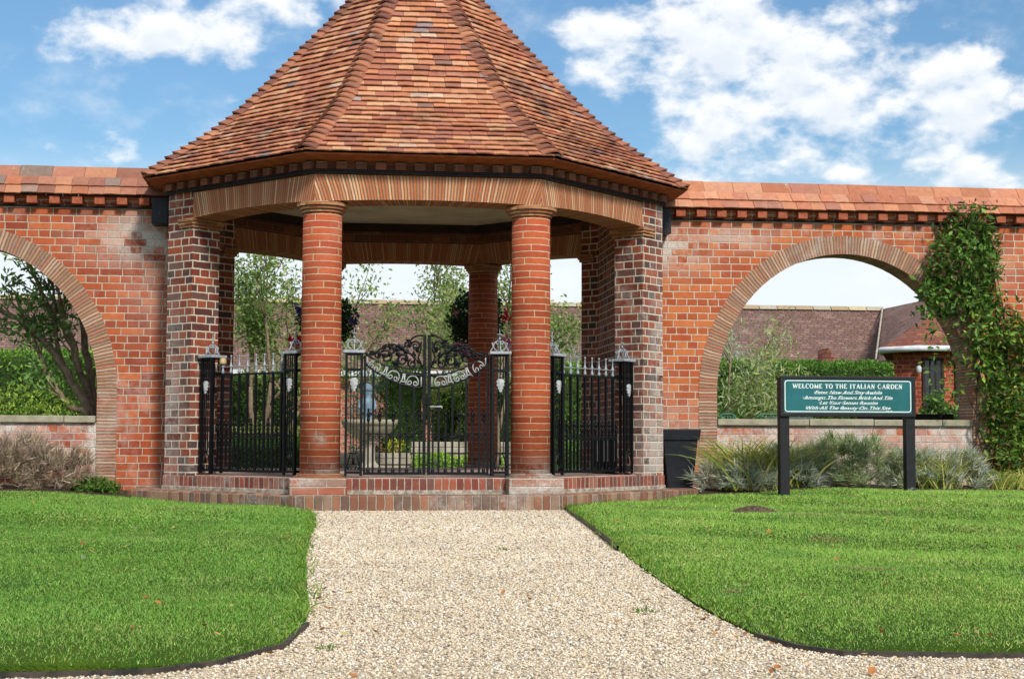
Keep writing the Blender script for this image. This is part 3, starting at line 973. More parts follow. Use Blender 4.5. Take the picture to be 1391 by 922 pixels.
# ------------------------------------------------------------------ garden walls with arches
def garden_wall(name_label, s, xc, a, bb, z0a, matw, x_end, seed, tcols):
    """s: side; xc: arch centre; a, bb: half axes of the opening; z0a: springing"""
    w = thing('garden_wall', name_label, 'wall', (xc, YW, 0))
    Y0, Y1 = YW, YW + .34
    x_in = s * 2.41
    zt = 2.975
    rw = .195
    A_, B_ = a + rw, bb + rw
    K = 40
    prof = [(xc - A_ * math.cos(PI * k / K), z0a + B_ * math.sin(PI * k / K)) for k in range(K + 1)]
    xl, xr = min(x_in, x_end), max(x_in, x_end)
    m_ = MB()
    m_.box(xl, xc - A_, Y0, Y1, -.05, zt)
    m_.box(xc + A_, xr, Y0, Y1, -.05, zt)
    for k in range(K):
        (xa, za), (xb, zb) = prof[k], prof[k + 1]
        for yy, fl in ((Y0, False), (Y1, True)):
            q = [(xa, yy, za), (xb, yy, zb), (xb, yy, zt), (xa, yy, zt)]
            m_.add(q, [(0, 1, 2, 3)] if not fl else [(3, 2, 1, 0)])
    body = m_.build('wall', matw, w)
    # ring of tile on edge; goes down the jambs too
    m_ = MB()
    path = [(xc - a, -.02, xc - A_)]
    inn = [(xc - a, -.02), (xc - a, z0a)] + [(xc - a * math.cos(PI * k / K), z0a + bb * math.sin(PI * k / K)) for k in range(1, K)] + [(xc + a, z0a), (xc + a, -.02)]
    out = [(xc - A_, -.02), (xc - A_, z0a)] + [(xc - A_ * math.cos(PI * k / K), z0a + B_ * math.sin(PI * k / K)) for k in range(1, K)] + [(xc + A_, z0a), (xc + A_, -.02)]
    ulen = [0]
    for k in range(1, len(inn)):
        mx = ((inn[k][0] + out[k][0]) / 2, (inn[k][1] + out[k][1]) / 2); px = ((inn[k - 1][0] + out[k - 1][0]) / 2, (inn[k - 1][1] + out[k - 1][1]) / 2)
        ulen.append(ulen[-1] + math.hypot(mx[0] - px[0], mx[1] - px[1]))
    ya, yb = Y0 - .006, Y1 + .006
    for k in range(len(inn) - 1):
        i0, i1, o0, o1 = inn[k], inn[k + 1], out[k], out[k + 1]
        u0, u1 = ulen[k], ulen[k + 1]
        m_.add([(i0[0], ya, i0[1]), (i1[0], ya, i1[1]), (o1[0], ya, o1[1]), (o0[0], ya, o0[1])], [(3, 2, 1, 0)], [[(u0, .2), (u1, .2), (u1, 0), (u0, 0)]])
        m_.add([(i0[0], yb, i0[1]), (i1[0], yb, i1[1]), (o1[0], yb, o1[1]), (o0[0], yb, o0[1])], [(0, 1, 2, 3)], [[(u0, 0), (u1, 0), (u1, .2), (u0, .2)]])
        m_.add([(i0[0], ya, i0[1]), (i1[0], ya, i1[1]), (i1[0], yb, i1[1]), (i0[0], yb, i0[1])], [(0, 1, 2, 3)], [[(u0, 0), (u1, 0), (u1, .35), (u0, .35)]])
        m_.add([(o0[0], ya, o0[1]), (o1[0], ya, o1[1]), (o1[0], yb, o1[1]), (o0[0], yb, o0[1])], [(3, 2, 1, 0)], [[(u0, .35), (u1, .35), (u1, 0), (u0, 0)]])
    m_.build('arch_ring', M_RING, w)
    # low wall in the opening with a stone coping
    m_ = MB(); m_.box(xc - a + .002, xc + a - .002, Y0 + .012, Y1 - .02, -.05, .772)
    sw = m_.build('sill_wall', M_SILL, w)
    m_ = MB()
    x = xc - a + .004
    rg = random.Random(seed)
    while x < xc + a - .05:
        x2 = min(x + rg.uniform(.7, 1.0), xc + a - .004)
        m_.box(x, x2 - .006, Y0 - .028, Y1 + .02, .774, .842 + rg.uniform(-.003, .003))
        x = x2
    m_.build('coping', M_STONE, sw, bevel=.008)
    # low plinth offset
    m_ = MB()
    if s < 0: m_.box(xc + A_ + .003, x_in, Y0 - .016, Y0 + .02, -.05, .315)
    else: m_.box(x_in, xc - A_ - .003, Y0 - .016, Y0 + .02, -.05, .315)
    m_.build('plinth', matw, w, bevel=.006)
    # dentils
    x = x_in + s * .12
    for k in range(24):
        m_ = MB(); m_.box(x - .05, x + .05, Y0 - .108, Y0 + .02, 2.955, 3.030)
        m_.build('dentil', M_DENTIL_R, w, bevel=.004)
        x += s * .2195
    m_ = MB(); m_.box(xl, xr, Y0 - .030, Y1 + .03, zt + .001, 3.040); m_.build('wall_head', matw, w)
    m_ = MB()
    pts = []
    x = xl
    while x <= xr: pts.append((x, Y0 - .016, 2.938 + rg.uniform(-.005, .005))); x += .3
    m_.tube(pts, .011, 6); m_.build('cable', M_CABLE, w)
    # tile coping
    m_ = MB()
    ux = Vector((1, 0, 0))
    yr = (Y0 + Y1) / 2
    rows = [(Y0 - .125, 3.038), (Y0 - .065, 3.130), (Y0 + .02, 3.225)]
    for side in (1, -1):
        for r_, (yy, zz) in enumerate(rows):
            ysd = yy if side > 0 else 2 * yr - yy
            P = Vector((0, ysd, zz))
            tgt = Vector((0, yr, 3.37)) if r_ == 2 else Vector((0, (rows[r_ + 1][0] if side > 0 else 2 * yr - rows[r_ + 1][0]), rows[r_ + 1][1]))
            us = (tgt - P); us.normalize()
            n = ux.cross(us)
            if side < 0: n = -n
            if r_ == 2: continue
            x = xl - rg.uniform(0, .15)
            while x < xr:
                w_ = .160 * rg.uniform(.95, 1.05)
                x0_, x1_ = max(x, xl), min(x + w_ - .003, xr)
                c = L(rg.choice(tcols)); kk = rg.uniform(.88, 1.1)
                if x1_ > x0_ + .02:
                    tile(m_, P, ux, us, n, x0_, x1_, x0_ + rg.uniform(-.004, .004), x1_, .16, .015, tuple(q * kk for q in c), rg)
                x += w_
    # ridge tiles: an angular cap
    x = xl
    while x < xr:
        x2 = min(x + .318, xr)
        c = L(rg.choice(tcols)); kk = rg.uniform(.85, 1.12)
        dz = rg.uniform(-.004, .004)
        x2g = x2 - .004
        sec = [(Y0 + .030, 3.222), (Y0 + .095, 3.318), (yr - .03, 3.372), (yr + .03, 3.372), (Y1 - .095, 3.318), (Y1 - .030, 3.222)]
        vs = [(x, y_, z_ + dz) for y_, z_ in sec] + [(x2g, y_, z_ + dz * .5) for y_, z_ in sec] + [(x, y_, z_ - .03) for y_, z_ in sec] + [(x2g, y_, z_ - .03) for y_, z_ in sec]
        fs = []
        for q in range(5):
            fs += [(q, q + 6, q + 7, q + 1), (q + 12, q + 13, q + 19, q + 18), (q, q + 1, q + 13, q + 12), (q + 6, q + 18, q + 19, q + 7)]
        fs += [(0, 12, 18, 6), (5, 11, 23, 17)]
        m_.add(vs, fs, None, tuple(q * kk for q in c))
        x = x2
    m_.build('tile_coping', M_TILE_L, w)
    return w


TL = ['#946250', '#8a5c4c', '#9c6a56', '#9a7060', '#a4664a', '#8e7466', '#7e6a60', '#a87458']
TR = ['#ab6e54', '#b47a5c', '#a4684e', '#b0765c', '#b88468', '#a06c5a', '#ae7254']
garden_wall('weathered red brick wall whose arch has a gnarled shrub and yellow lichen', -1, -4.547, 1.36, 1.47, 1.08, M_WALL_L, -11.0, 21, TL)
garden_wall('bright orange brick wall whose arch stands behind the teal sign', 1, 4.55, 1.40, 1.50, 1.10, M_WALL_R, 12.0, 22, TR)

for s, lab in ((-1, 'black box on the stained red wall beside the pavilion roof'), (1, 'black box on the orange wall above the black plant pot')):
    t = thing('junction_box', lab, 'box', (s * 2.55, YW, 2.75), 'boxes under the pavilion eaves')
    b = MB()
    x0, x1 = (-2.665, -2.50) if s < 0 else (2.525, 2.625)
    b.box(x0, x1, YW - .20, YW - .003, 2.755, 3.02)
    b.build('housing', M_BLACKPLAS, t, bevel=.008)
    b = MB(); b.lathe([(.008, 0), (.008, .004)], ((x0 + x1) / 2, YW - .205, 2.86), 8); b.build('screw', M_SILVER, t)

# ------------------------------------------------------------------ wrought iron
def spiral(c, r0, r1, a0, turns, n=22, plane='xz', y=0.0):
    pts = []
    for i in range(n + 1):
        t = i / n
        a = a0 + turns * 2 * PI * t
        r = r0 + (r1 - r0) * t
        pts.append((c[0] + r * math.cos(a), y, c[1] + r * math.sin(a)))
    return pts


def iron_pier():
    """cage pier 0.155 m wide, local origin at its foot"""
    t = thing('iron_pier', 'x', 'gate pier')
    h = 1.095
    f = MB()
    w_ = .068
    for sx in (-1, 1):
        for sy in (-1, 1):
            f.box(sx * w_ - .011, sx * w_ + .011, sy * w_ - .011, sy * w_ + .011, 0.0, h)
    for z in (.02, h - .155, h - .012):
        for sx in (-1, 1):
            f.box(sx * w_ - .008, sx * w_ + .008, -w_ + .011, w_ - .011, z, z + .02)
            f.box(-w_ + .011, w_ - .011, sx * w_ - .008, sx * w_ + .008, z, z + .02)
    f.build('frame', M_IRON, t, local=True)
    for x in (-.028, 0.0, .028):
        b = MB(); b.box(x - .0045, x + .0045, -w_ - .006, -w_ + .004, .21, h - .012)
        b.build('bar', M_IRON, t, local=True)
    # lyre scroll at the foot
    b = MB()
    y = -w_
    for s in (-1, 1):
        b.tube([(s * .012, y, .20), (s * .030, y, .185), (s * .040, y, .15), (s * .050, y, .11), (s * .052, y, .075), (s * .04, y, .05)], .006, 6)
        b.tube([(s * (.028 + .022 * math.cos(a) * (1 - k * .07)), y - .002, .06 + .024 * math.sin(a) * (1 - k * .07)) for k, a in enumerate(np.linspace(0, 4.4, 11))], .006, 6)
    b.box(-.045, .045, y - .006, y + .006, .20, .211)
    b.tube([(0, y, .20), (0, y, .10)], .008, 6, r1=.012)
    b.build('lyre_scroll', M_IRON, t, local=True, smooth=True)
    # oak leaf
    b = MB()
    out = [(0, .0), (.014, .012), (.010, .026), (.026, .034), (.022, .052), (.035, .062), (.030, .085), (.038, .098), (.026, .118), (.012, .124), (0, .122)]
    full = [(x, z) for x, z in out] + [(-x, z) for x, z in reversed(out[1:-1])]
    zb_ = h - .345
    k = len(full)
    vs = [(x, -w_ - .012 - .010 * (1 - abs(x) / .04), zb_ + z) for x, z in full] + [(0, -w_ - .030, zb_ + .07)] + [(x, -w_ - .006, zb_ + z) for x, z in full]
    fs = [(i, (i + 1) % k, k) for i in range(k)] + [(i, k + 1 + i, k + 1 + (i + 1) % k, (i + 1) % k) for i in range(k)]
    b.add(vs, fs); b.build('oak_leaf', M_WHITEIRON, t, local=True)
    # finial
    b = MB()
    b.box(-.098, .098, -.098, .098, h + .001, h + .026)
    f = b.build('finial', M_SILVER, t, local=True, bevel=.004)
    b = MB()
    for ax in (0, 1):
        P = []
        for s in (-1, 1):
            P.append([(s * .086, 0, .026), (s * .078, 0, .045), (s * .062, 0, .065), (s * .062, 0, .085), (s * .072, 0, .105)])
            P.append([(s * .072, 0, .105), (s * .058, 0, .108)])
            P.append([(s * (.004 + .052 * math.sin(a)), 0, .080 - .048 * math.cos(a)) for a in np.linspace(0.1, 2.9, 12)])
            P.append([(s * (.020 + .014 * math.cos(a)), 0, .112 + .014 * math.sin(a)) for a in np.linspace(1.0, -4.2, 10)])
        P.append([(0, 0, .03), (0, 0, .235)])
        P.append([(-.020, 0, .185), (.020, 0, .185)])
        for pts in P:
            if ax: pts = [(0, x, z) for x, y_, z in pts]
            b.tube([(x, y_, z + h) for x, y_, z in pts], .0052, 6)
    b.lathe([(.004, .135), (.012, .142), (.012, .150), (.004, .158)], (0, 0, h), 8)
    b.build('scrollwork', M_SILVER, f, local=True, smooth=True)
    return t


piers = [(-.652, .17, 0, 'slim iron pier hung with the left leaf of the black gate'), (.664, .17, 0, 'slim iron pier hung with the right leaf of the black gate'),
         (-1.992, 1.205, PI / 4 * -1, 'slim iron pier against the left brick jamb'), (-1.178, .400, -PI / 4, 'slim iron pier on the left side of the left round column'),
         (1.178, .400, PI / 4, 'slim iron pier on the right side of the right round column'), (1.995, 1.212, PI / 4, 'slim iron pier against the right brick jamb')]
p0 = iron_pier()
for i, (x, y, rz, lab) in enumerate(piers):
    o = p0 if i == 0 else copy_tree(p0)
    o.location = (x, y, .292); o.rotation_euler = (0, 0, rz); o['label'] = lab; o['group'] = 'iron piers with silver finials'


def spear(b, x, y, z0, hh=.175):
    b.lathe([(.004, 0), (.014, .004), (.016, .02), (.008, .045), (.012, .062), (.020, .070), (.010, .080), (.007, .11), (.0055, hh - .018), (.010, hh - .012), (.010, hh - .004), (.002, hh)], (x, y, z0), 8)


def railing_panel(label, s):
    """between a side pier and a column pier; local x runs along the panel, length 0.98"""
    t = thing('railing_panel', label, 'railing')
    ln = .985
    for z, hh in ((.018, .024), (.925, .018)):
        b = MB(); b.box(0, ln, -.012, .012, z, z + hh)
        b.build('rail', M_IRON, t, local=True)
    nb = 8
    for k in range(nb):
        x = .085 + (ln - .17) * k / (nb - 1)
        b = MB(); b.box(x - .0095, x + .0095, -.0095, .0095, .042, .925)
        o = b.build('bar', M_IRON, t, local=True)
        b = MB(); spear(b, x, 0, .944); b.build('spear_tip', M_SILVER, o, local=True, smooth=True)
    b = MB()
    b.tube([(.085, 0, 1.008), (ln - .085, 0, 1.008)], .0035, 6); b.build('tie_rod', M_SILVER, t, local=True)
    for k in range(nb + 1):
        x = .085 + (ln - .17) * (k - .5) / (nb - 1)
        b = MB(); b.box(x - .008, x + .008, -.008, .008, .042, .40)
        b.lathe([(.014, .042), (.013, .05), (.006, .075)], (x, 0, 0), 6)
        o = b.build('short_bar', M_IRON, t, local=True)
        b = MB(); spear(b, x, 0, .40, .12)
        for sg in (-1, 1): b.tube([(x, 0, .435), (x + sg * .02, 0, .462), (x + sg * .034, 0, .445)], .0042, 5)
        b.build('dart_tip', M_IRON, o, local=True, smooth=True)
    b = MB()
    b.box(.02, ln - .02, -.005, .005, .372, .380)
    for k in range(2 * nb):
        x = .055 + (ln - .11) * k / (2 * nb - 1)
        b.tube(spiral((x, .345), .025, .008, PI / 2, 1.2 if k % 2 else -1.2, 14, y=-.008), .0042, 5)
    b.build('scroll_row', M_IRON, t, local=True, smooth=True)
    return t


def dirv(x0, y0, x1, y1): return math.atan2(y1 - y0, x1 - x0)
rp = railing_panel('black railing panel with silver spears filling the bay left of the gate', -1)
rp.location = (-1.945, 1.165, .290); rp.rotation_euler = (0, 0, -PI / 4)
rp['group'] = 'spear topped railings beside the gate'
rq = copy_tree(rp)
rq['label'] = 'black railing panel with silver spears filling the bay right of the gate'
rq.location = (1.240, .455, .290); rq.rotation_euler = (0, 0, PI / 4)
b = MB(); b.lathe([(.030, 0), (.034, .01), (.034, .03), (.028, .05), (.014, .06), (0, .062)], (0, 0, 0), 14)
o = b.build('plastic_cap', M_BEIGE, None, smooth=True)
tag(o, 'beige plastic cap over the end spear of the left railing', 'cap')
k_ = .085
o.location = (-1.945 + (k_) * math.cos(-PI / 4), 1.165 + k_ * math.sin(-PI / 4), .290 + 1.035)


def band_z(x, top):
    x = abs(x)
    q = (x / .53)
    return (1.190 if top else 1.082) + (.185 if top else .198) * (q ** 2 * .85 + q ** 3 * .15)


def gate_leaf(s, label):
    t = thing('gate_leaf', label, 'gate', (s * .555, .17, .292), 'double wrought iron garden gate')
    Y = .17
    fr = MB()
    x0 = .010 if s > 0 else .006
    fr.box(*sorted((s * x0, s * (x0 + .026))), Y - .016, Y + .016, .300, 1.560)
    fr.box(*sorted((s * .545, s * .565)), Y - .012, Y + .012, .300, 1.370)
    fr.box(*sorted((s * .036, s * .545)), Y - .012, Y + .012, .302, .326)
    fr.build('frame', M_IRON, t)
    for top in (True, False):
        b = MB()
        pts = [(s * x, Y, band_z(x, top)) for x in np.linspace(.036, .555, 18)]
        b.tube(pts, .0105, 6); b.build('curved_rail', M_IRON, t, smooth=True)
    b = MB(); b.box(*sorted((s * .036, s * .16)), Y - .006, Y + .006, 1.203, 1.211); b.build('cross_bar', M_IRON, t)
    for x in (.112, .236, .358, .478):
        b = MB(); b.box(s * x - .0095, s * x + .0095, Y - .0095, Y + .0095, .326, band_z(x, False))
        b.build('bar', M_IRON, t)
    for x in (.060, .174, .297, .418, .520):
        b = MB(); b.box(s * x - .008, s * x + .008, Y - .008, Y + .008, .326, .775)
        b.lathe([(.016, .326), (.015, .345), (.007, .375)], (s * x, Y, 0), 6)
        o = b.build('short_bar', M_IRON, t)
        b = MB(); spear(b, s * x, Y, .775, .12)
        for sg in (-1, 1): b.tube([(s * x, Y, .80), (s * x + sg * .018, Y, .832), (s * x + sg * .032, Y, .836), (s * x + sg * .040, Y, .825)], .0042, 5)
        b.build('dart_tip', M_IRON, o, smooth=True)
    b = MB()
    b.box(*sorted((s * .036, s * .545)), Y - .005, Y + .005, .664, .672)
    for k in range(10):
        x = s * (.062 + .046 * k + .003 * (k % 2) + .004 * (k // 2))
        b.tube(spiral((x, .640), .024, .008, PI / 2, 1.2 if k % 2 else -1.2, 14, y=Y - .008), .0045, 5)
    b.build('scroll_row', M_IRON, t, smooth=True)
    # white scroll band between the curved rails
    b = MB()
    for u in range(3):
        xc_ = .125 + u * .170
        sl = math.atan2(band_z(xc_ + .05, True) - band_z(xc_ - .05, True), .10)
        zc = (band_z(xc_, True) + band_z(xc_, False)) / 2
        def loc(lx, lz):
            cx_, sx_ = math.cos(sl), math.sin(sl)
            return (s * (xc_ + lx * cx_ - lz * sx_), Y - .004, zc + lx * sx_ + lz * cx_)
        arch = [loc(.052 * math.cos(a), -.012 + .056 * math.sin(a)) for a in np.linspace(PI * 1.12, -PI * .12, 18)]
        b.tube(arch, .0052, 6)
        for sg in (-1, 1):
            c0 = (sg * .027, -.018)
            pts = []
            for i in range(15):
                a = (PI if sg < 0 else 0) + (1 if sg < 0 else -1) * i / 14 * 2 * PI * 1.15
                rr = .026 * (1 - .75 * i / 14)
                pts.append(loc(c0[0] + rr * math.cos(a), c0[1] + rr * math.sin(a)))
            b.tube(pts, .0048, 6)
        if u < 2:
            for sg in (-1, 1):
                b.tube([loc(.085 + sg * .006, .042), loc(.085 + sg * .010, .0), loc(.085 + sg * .030, -.045)], .0062, 6)
            b.tube([loc(.070, .044), loc(.100, .044)], .008, 6)
            b.tube([loc(.068, -.022), loc(.102, -.022)], .005, 6)
    b.tube([(s * .048, Y, band_z(.048, False)), (s * .048, Y, band_z(.048, True))], .006, 6)
    b.tube([(s * .535, Y, band_z(.535, False)), (s * .535, Y, band_z(.535, True))], .006, 6)
    b.build('scroll_band', M_WHITEIRON, t, smooth=True)
    # black acanthus crest above the band
    b = MB()
    def P(*q): return [(s * x, Y, z) for x, z in q]
    b.tube(P((.036, 1.555), (.085, 1.553), (.125, 1.535), (.150, 1.505), (.140, 1.475)), .009, 6)
    b.tube(P((.54, 1.365), (.50, 1.385), (.45, 1.40), (.42, 1.43), (.36, 1.452), (.30, 1.445), (.262, 1.42)), .010, 6)
    b.tube(P((.44, 1.345), (.435, 1.39), (.40, 1.41)), .008, 6)
    for (cx_, cz_, r0, a0, tn) in ((.365, 1.360, .062, .8, 1.35), (.215, 1.330, .055, 2.4, -1.4), (.100, 1.460, .045, .5, 1.4), (.445, 1.375, .030, 2.0, 1.2),
                                   (.130, 1.300, .042, 1.2, -1.3), (.280, 1.285, .034, .4, 1.2), (.175, 1.475, .030, 3.0, 1.2), (.490, 1.392, .018, .5, 1.2), (.320, 1.415, .03, 2.2, 1.1)):
        b.tube([(s * x, Y + .002, z) for x, _, z in spiral((cx_, cz_), r0, .010, a0, tn, 22)], [.0115 - .005 * i / 22 for i in range(23)], 6)
    b.tube(P((.036, 1.27), (.09, 1.26), (.16, 1.255), (.22, 1.262), (.30, 1.29)), .007, 6)
    b.tube(P((.05, 1.50), (.055, 1.42), (.075, 1.36), (.06, 1.30), (.036, 1.275)), .008, 6)
    b.tube(P((.12, 1.30), (.105, 1.34), (.13, 1.38), (.19, 1.41), (.225, 1.455)), .011, 6)
    b.build('scroll_crest', M_IRON, t, smooth=True)
    # leaves of the crest: folded, pointed metal leaves
    b = MB()
    rg = random.Random(3)
    for (x, z, a, ll, ww) in (((q0, q1, q2, q3 * 1.15, q4 * 1.35) for q0, q1, q2, q3, q4 in ((.36, 1.445, 2.7, .075, .040), (.31, 1.44, 3.4, .075, .042), (.40, 1.425, 2.2, .06, .034), (.275, 1.415, 4.2, .06, .036), (.20, 1.41, .9, .085, .048),
                              (.15, 1.39, .5, .085, .046), (.12, 1.35, 1.6, .06, .040), (.095, 1.335, 3.7, .055, .034), (.225, 1.385, -.3, .05, .032), (.185, 1.375, 4.6, .05, .032),
                              (.145, 1.50, .3, .045, .028), (.07, 1.40, .9, .05, .03), (.255, 1.345, 5.0, .05, .03), (.345, 1.40, 4.5, .045, .03), (.17, 1.44, 2.0, .055, .034), (.41, 1.385, 3.6, .06, .036), (.335, 1.43, 1.5, .05, .034), (.245, 1.44, .6, .05, .03), (.11, 1.425, 2.6, .05, .034), (.30, 1.32, 3.9, .05, .03), (.16, 1.33, .2, .05, .03)))):
        d_ = Vector((s * math.cos(a), 0, math.sin(a))); q_ = Vector((-d_.z, 0, d_.x))
        c_ = Vector((s * x, Y, z))
        vs = [c_, c_ + d_ * ll * .35 + q_ * ww * .5, c_ + d_ * ll * .6 + q_ * ww * .32, c_ + d_ * ll, c_ + d_ * ll * .6 - q_ * ww * .32, c_ + d_ * ll * .35 - q_ * ww * .5]
        vs2 = [v + Vector((0, .010, 0)) for v in vs]; mid = c_ + d_ * ll * .45 + Vector((0, -.014, 0))
        b.add(vs + vs2 + [mid], [(i, (i + 1) % 6, 12) for i in range(6)] + [(i, 6 + i, 6 + (i + 1) % 6, (i + 1) % 6) for i in range(6)] + [tuple(range(11, 5, -1))])
    for q in range(len(b.V)): pass
    b.build('acanthus_leaf', M_IRON, t)
    if s > 0:
        b = MB(); b.tube([(.030, Y - .02, .913), (.14, Y - .02, .913)], .007, 6); b.tube([(.139, Y - .02, .913), (.139, Y - .02, .90)], .006, 6)
        b.build('latch_bar', M_SILVER, t)
    b = MB(); b.box(*sorted((s * .008, s * .042)), Y - .028, Y - .016, .93, 1.01); b.build('lock_plate', M_IRON, t, bevel=.003)
    return t


gate_leaf(-1, 'left leaf of the black wrought iron gate with a white scroll band')
gate_leaf(1, 'right leaf of the black wrought iron gate with a silver latch bar')

# slatted rack inside the pavilion
t = thing('slatted_stand', 'small black stand with four white slats behind the right railing', 'stand', (1.93, 1.75, ZF))
b = MB(); b.box(1.80, 2.06, 1.74, 1.76, ZF + .02, .635); b.box(1.80, 2.06, 1.66, 1.84, ZF + .002, ZF + .02); b.build('frame', M_IRON, t, bevel=.004)
for k in range(4):
    b = MB(); b.box(1.835 + .052 * k, 1.862 + .052 * k, 1.722, 1.738, .40, .615); b.build('slat', M_WHITEPAINT, t)

# ------------------------------------------------------------------ sign
def sign():
    t = thing('welcome_sign', 'teal welcome sign to the Italian garden in a black frame on two posts', 'sign', (4.09, .6, .08))
    Y = .60
    xl, xr = 3.413, 4.760
    for x, z0 in ((xl, .06), (xr - .094, .06)):
        b = MB(); b.box(x, x + .094, Y + .012, Y + .10, z0, .868 if x > 4 else 1.225)
        p = b.build('post', M_SIGNFRAME, t, bevel=.004)
        if x > 4:
            b = MB(); rg = random.Random(4)
            for q in range(9):
                b.box(x + rg.uniform(.0, .05), x + rg.uniform(.05, .09), Y + .0095, Y + .011, .10 + q * .008, .106 + q * .008 )
            b.build('peeling_patch', M_SCUFF, p)
    b = MB()
    b.box(xl, xr, Y - .012, Y + .012, 1.205, 1.238); b.box(xl, xr, Y - .012, Y + .012, .848, .884)
    b.box(xl, xl + .036, Y - .012, Y + .012, .884, 1.205); b.box(xr - .036, xr, Y - .012, Y + .012, .884, 1.205)
    b.build('frame', M_SIGNFRAME, t, bevel=.004)
    b = MB(); b.box(xl + .034, xr - .034, Y - .004, Y + .010, .880, 1.208)
    pn = b.build('panel', M_SIGN, t)
    b = MB()
    x0, x1, z0, z1, r, w_ = xl + .044, xr - .044, .892, 1.196, .030, .0085
    def rr(ins):
        pts = []
        for cx_, cz_, a0 in ((x1 - r, z1 - r, 0), (x0 + r, z1 - r, PI / 2), (x0 + r, z0 + r, PI), (x1 - r, z0 + r, PI * 1.5)):
            for k in range(7):
                a = a0 + k * PI / 12
                pts.append((cx_ + (r - ins) * math.cos(a), cz_ + (r - ins) * math.sin(a)))
        return pts
    o_, i_ = rr(0), rr(w_)
    n = len(o_)
    vs = [(x, Y - .006, z) for x, z in o_] + [(x, Y - .006, z) for x, z in i_]
    b.add(vs, [(i, n + i, n + (i + 1) % n, (i + 1) % n) for i in range(n)]); b.build('border_line', M_LETTER, pn)
    # serif capitals for the heading
    GL = {'W': (1.30, [((.0, 1), (.32, 0), 1), ((.32, 0), (.64, .95), 0), ((.64, .95), (.95, 0), 1), ((.95, 0), (1.28, 1), 0)], [(-.08, .16, 1), (.52, .72, 1), (1.14, 1.38, 1)]),
          'E': (.82, [((.16, 0), (.16, 1), 1), ((.16, .95), (.74, .95), 0), ((.16, .52), (.56, .52), 0), ((.16, .05), (.78, .05), 0), ((.74, 1), (.74, .76), 0), ((.78, 0), (.78, .26), 0)], [(0, .3, 0), (0, .3, 1)]),
          'L': (.78, [((.16, 0), (.16, 1), 1), ((.16, .05), (.74, .05), 0), ((.74, 0), (.74, .28), 0)], [(0, .34, 0), (0, .34, 1)]),
          'C': (.92, 'C', []), 'O': (1.0, 'O', []), 'G': (1.0, 'G', []),
          'M': (1.22, [((.14, 0), (.14, 1), 0), ((.14, 1), (.60, .05), 1), ((.60, .05), (1.04, 1), 0), ((1.04, 0), (1.04, 1), 1)], [(0, .28, 0), (.90, 1.18, 0), (0, .2, 1), (1.0, 1.18, 1)]),
          'T': (.90, [((.45, 0), (.45, 1), 1), ((.04, .95), (.86, .95), 0), ((.05, 1), (.05, .74), 0), ((.85, 1), (.85, .74), 0)], [(.28, .62, 0)]),
          'H': (1.05, [((.18, 0), (.18, 1), 1), ((.86, 0), (.86, 1), 1), ((.18, .52), (.86, .52), 0)], [(.02, .34, 0), (.70, 1.02, 0), (.02, .34, 1), (.70, 1.02, 1)]),
          'I': (.50, [((.25, 0), (.25, 1), 1)], [(.06, .44, 0), (.06, .44, 1)]),
          'A': (1.02, [((.12, 0), (.50, 1), 0), ((.50, 1), (.90, 0), 1), ((.26, .35), (.76, .35), 0)], [(0, .26, 0), (.74, 1.04, 0)]),
          'N': (1.05, [((.16, 0), (.16, 1), 0), ((.16, 1), (.88, 0), 1), ((.88, 0), (.88, 1), 0)], [(0, .32, 0), (0, .2, 1), (.74, 1.02, 1)]),
          'R': (.98, [((.18, 0), (.18, 1), 1), ((.46, .48), (.86, 0), 1)], [(.02, .36, 0), (.02, .3, 1), (.76, .98, 0)]),
          'D': (1.0, [((.18, 0), (.18, 1), 1)], [(.02, .3, 0), (.02, .3, 1)])}
    b = MB()
    yq = Y - .0062
    def stroke(p, q, wd):
        a, c = Vector((p[0], 0, p[1])), Vector((q[0], 0, q[1]))
        d = (c - a).normalized() * .0; nrm = Vector((-(c - a).z, 0, (c - a).x)).normalized() * wd / 2
        vs = [a - nrm - d, a + nrm - d, c + nrm + d, c - nrm + d]
        b.add([(v.x, yq, v.z) for v in vs], [(0, 1, 2, 3)])
    HH = .045
    text = 'WELCOME TO THE ITALIAN GARDEN'
    adv = lambda ch: (.62 if ch == ' ' else GL[ch][0] + .24)
    tw = sum(adv(c) for c in text)
    sc = 1.095 / tw
    x = (xl + xr) / 2 - 1.095 / 2 + .002
    zb = 1.1175
    for ch in text:
        if ch != ' ':
            wd, st, ser = GL[ch]
            f = lambda p: (x + p[0] * sc, zb + p[1] * HH)
            tk, tn = .0105, .0052
            if isinstance(st, str):
                rng_ = {'C': (.9, 5.5), 'O': (0, 2 * PI), 'G': (.9, 2 * PI)}[st]
                prev = None
                for a in np.linspace(*rng_, 22):
                    p = f((wd / 2 + (wd / 2 - .06) * math.cos(a), .5 + .47 * math.sin(a)))
                    if prev: stroke(prev, p, tn + (tk - tn) * abs(math.cos(a)) ** 1.5)
                    prev = p
                if st == 'G': stroke(f((wd - .10, .06)), f((wd - .10, .46)), tk); stroke(f((wd - .32, .46)), f((wd + .04, .46)), tn)
                else:
                    if st == 'C': stroke(f((wd - .08, .70)), f((wd - .08, 1.0)), tn)
            else:
                for p, q, th in st: stroke(f(p), f(q), tk if th else tn)
                if ch == 'R' or ch == 'D':
                    prev = None
                    z0_, z1_ = (.48, .97) if ch == 'R' else (.03, .97)
                    rx = .60 if ch == 'R' else .72
                    for a in np.linspace(PI / 2, -PI / 2, 14):
                        p = f((.24 + (rx) * max(0, math.cos(a)) ** .8, (z0_ + z1_) / 2 + (z1_ - z0_) / 2 * math.sin(a)))
                        if prev: stroke(prev, p, tn + (tk - tn) * abs(math.cos(a)))
                        prev = p
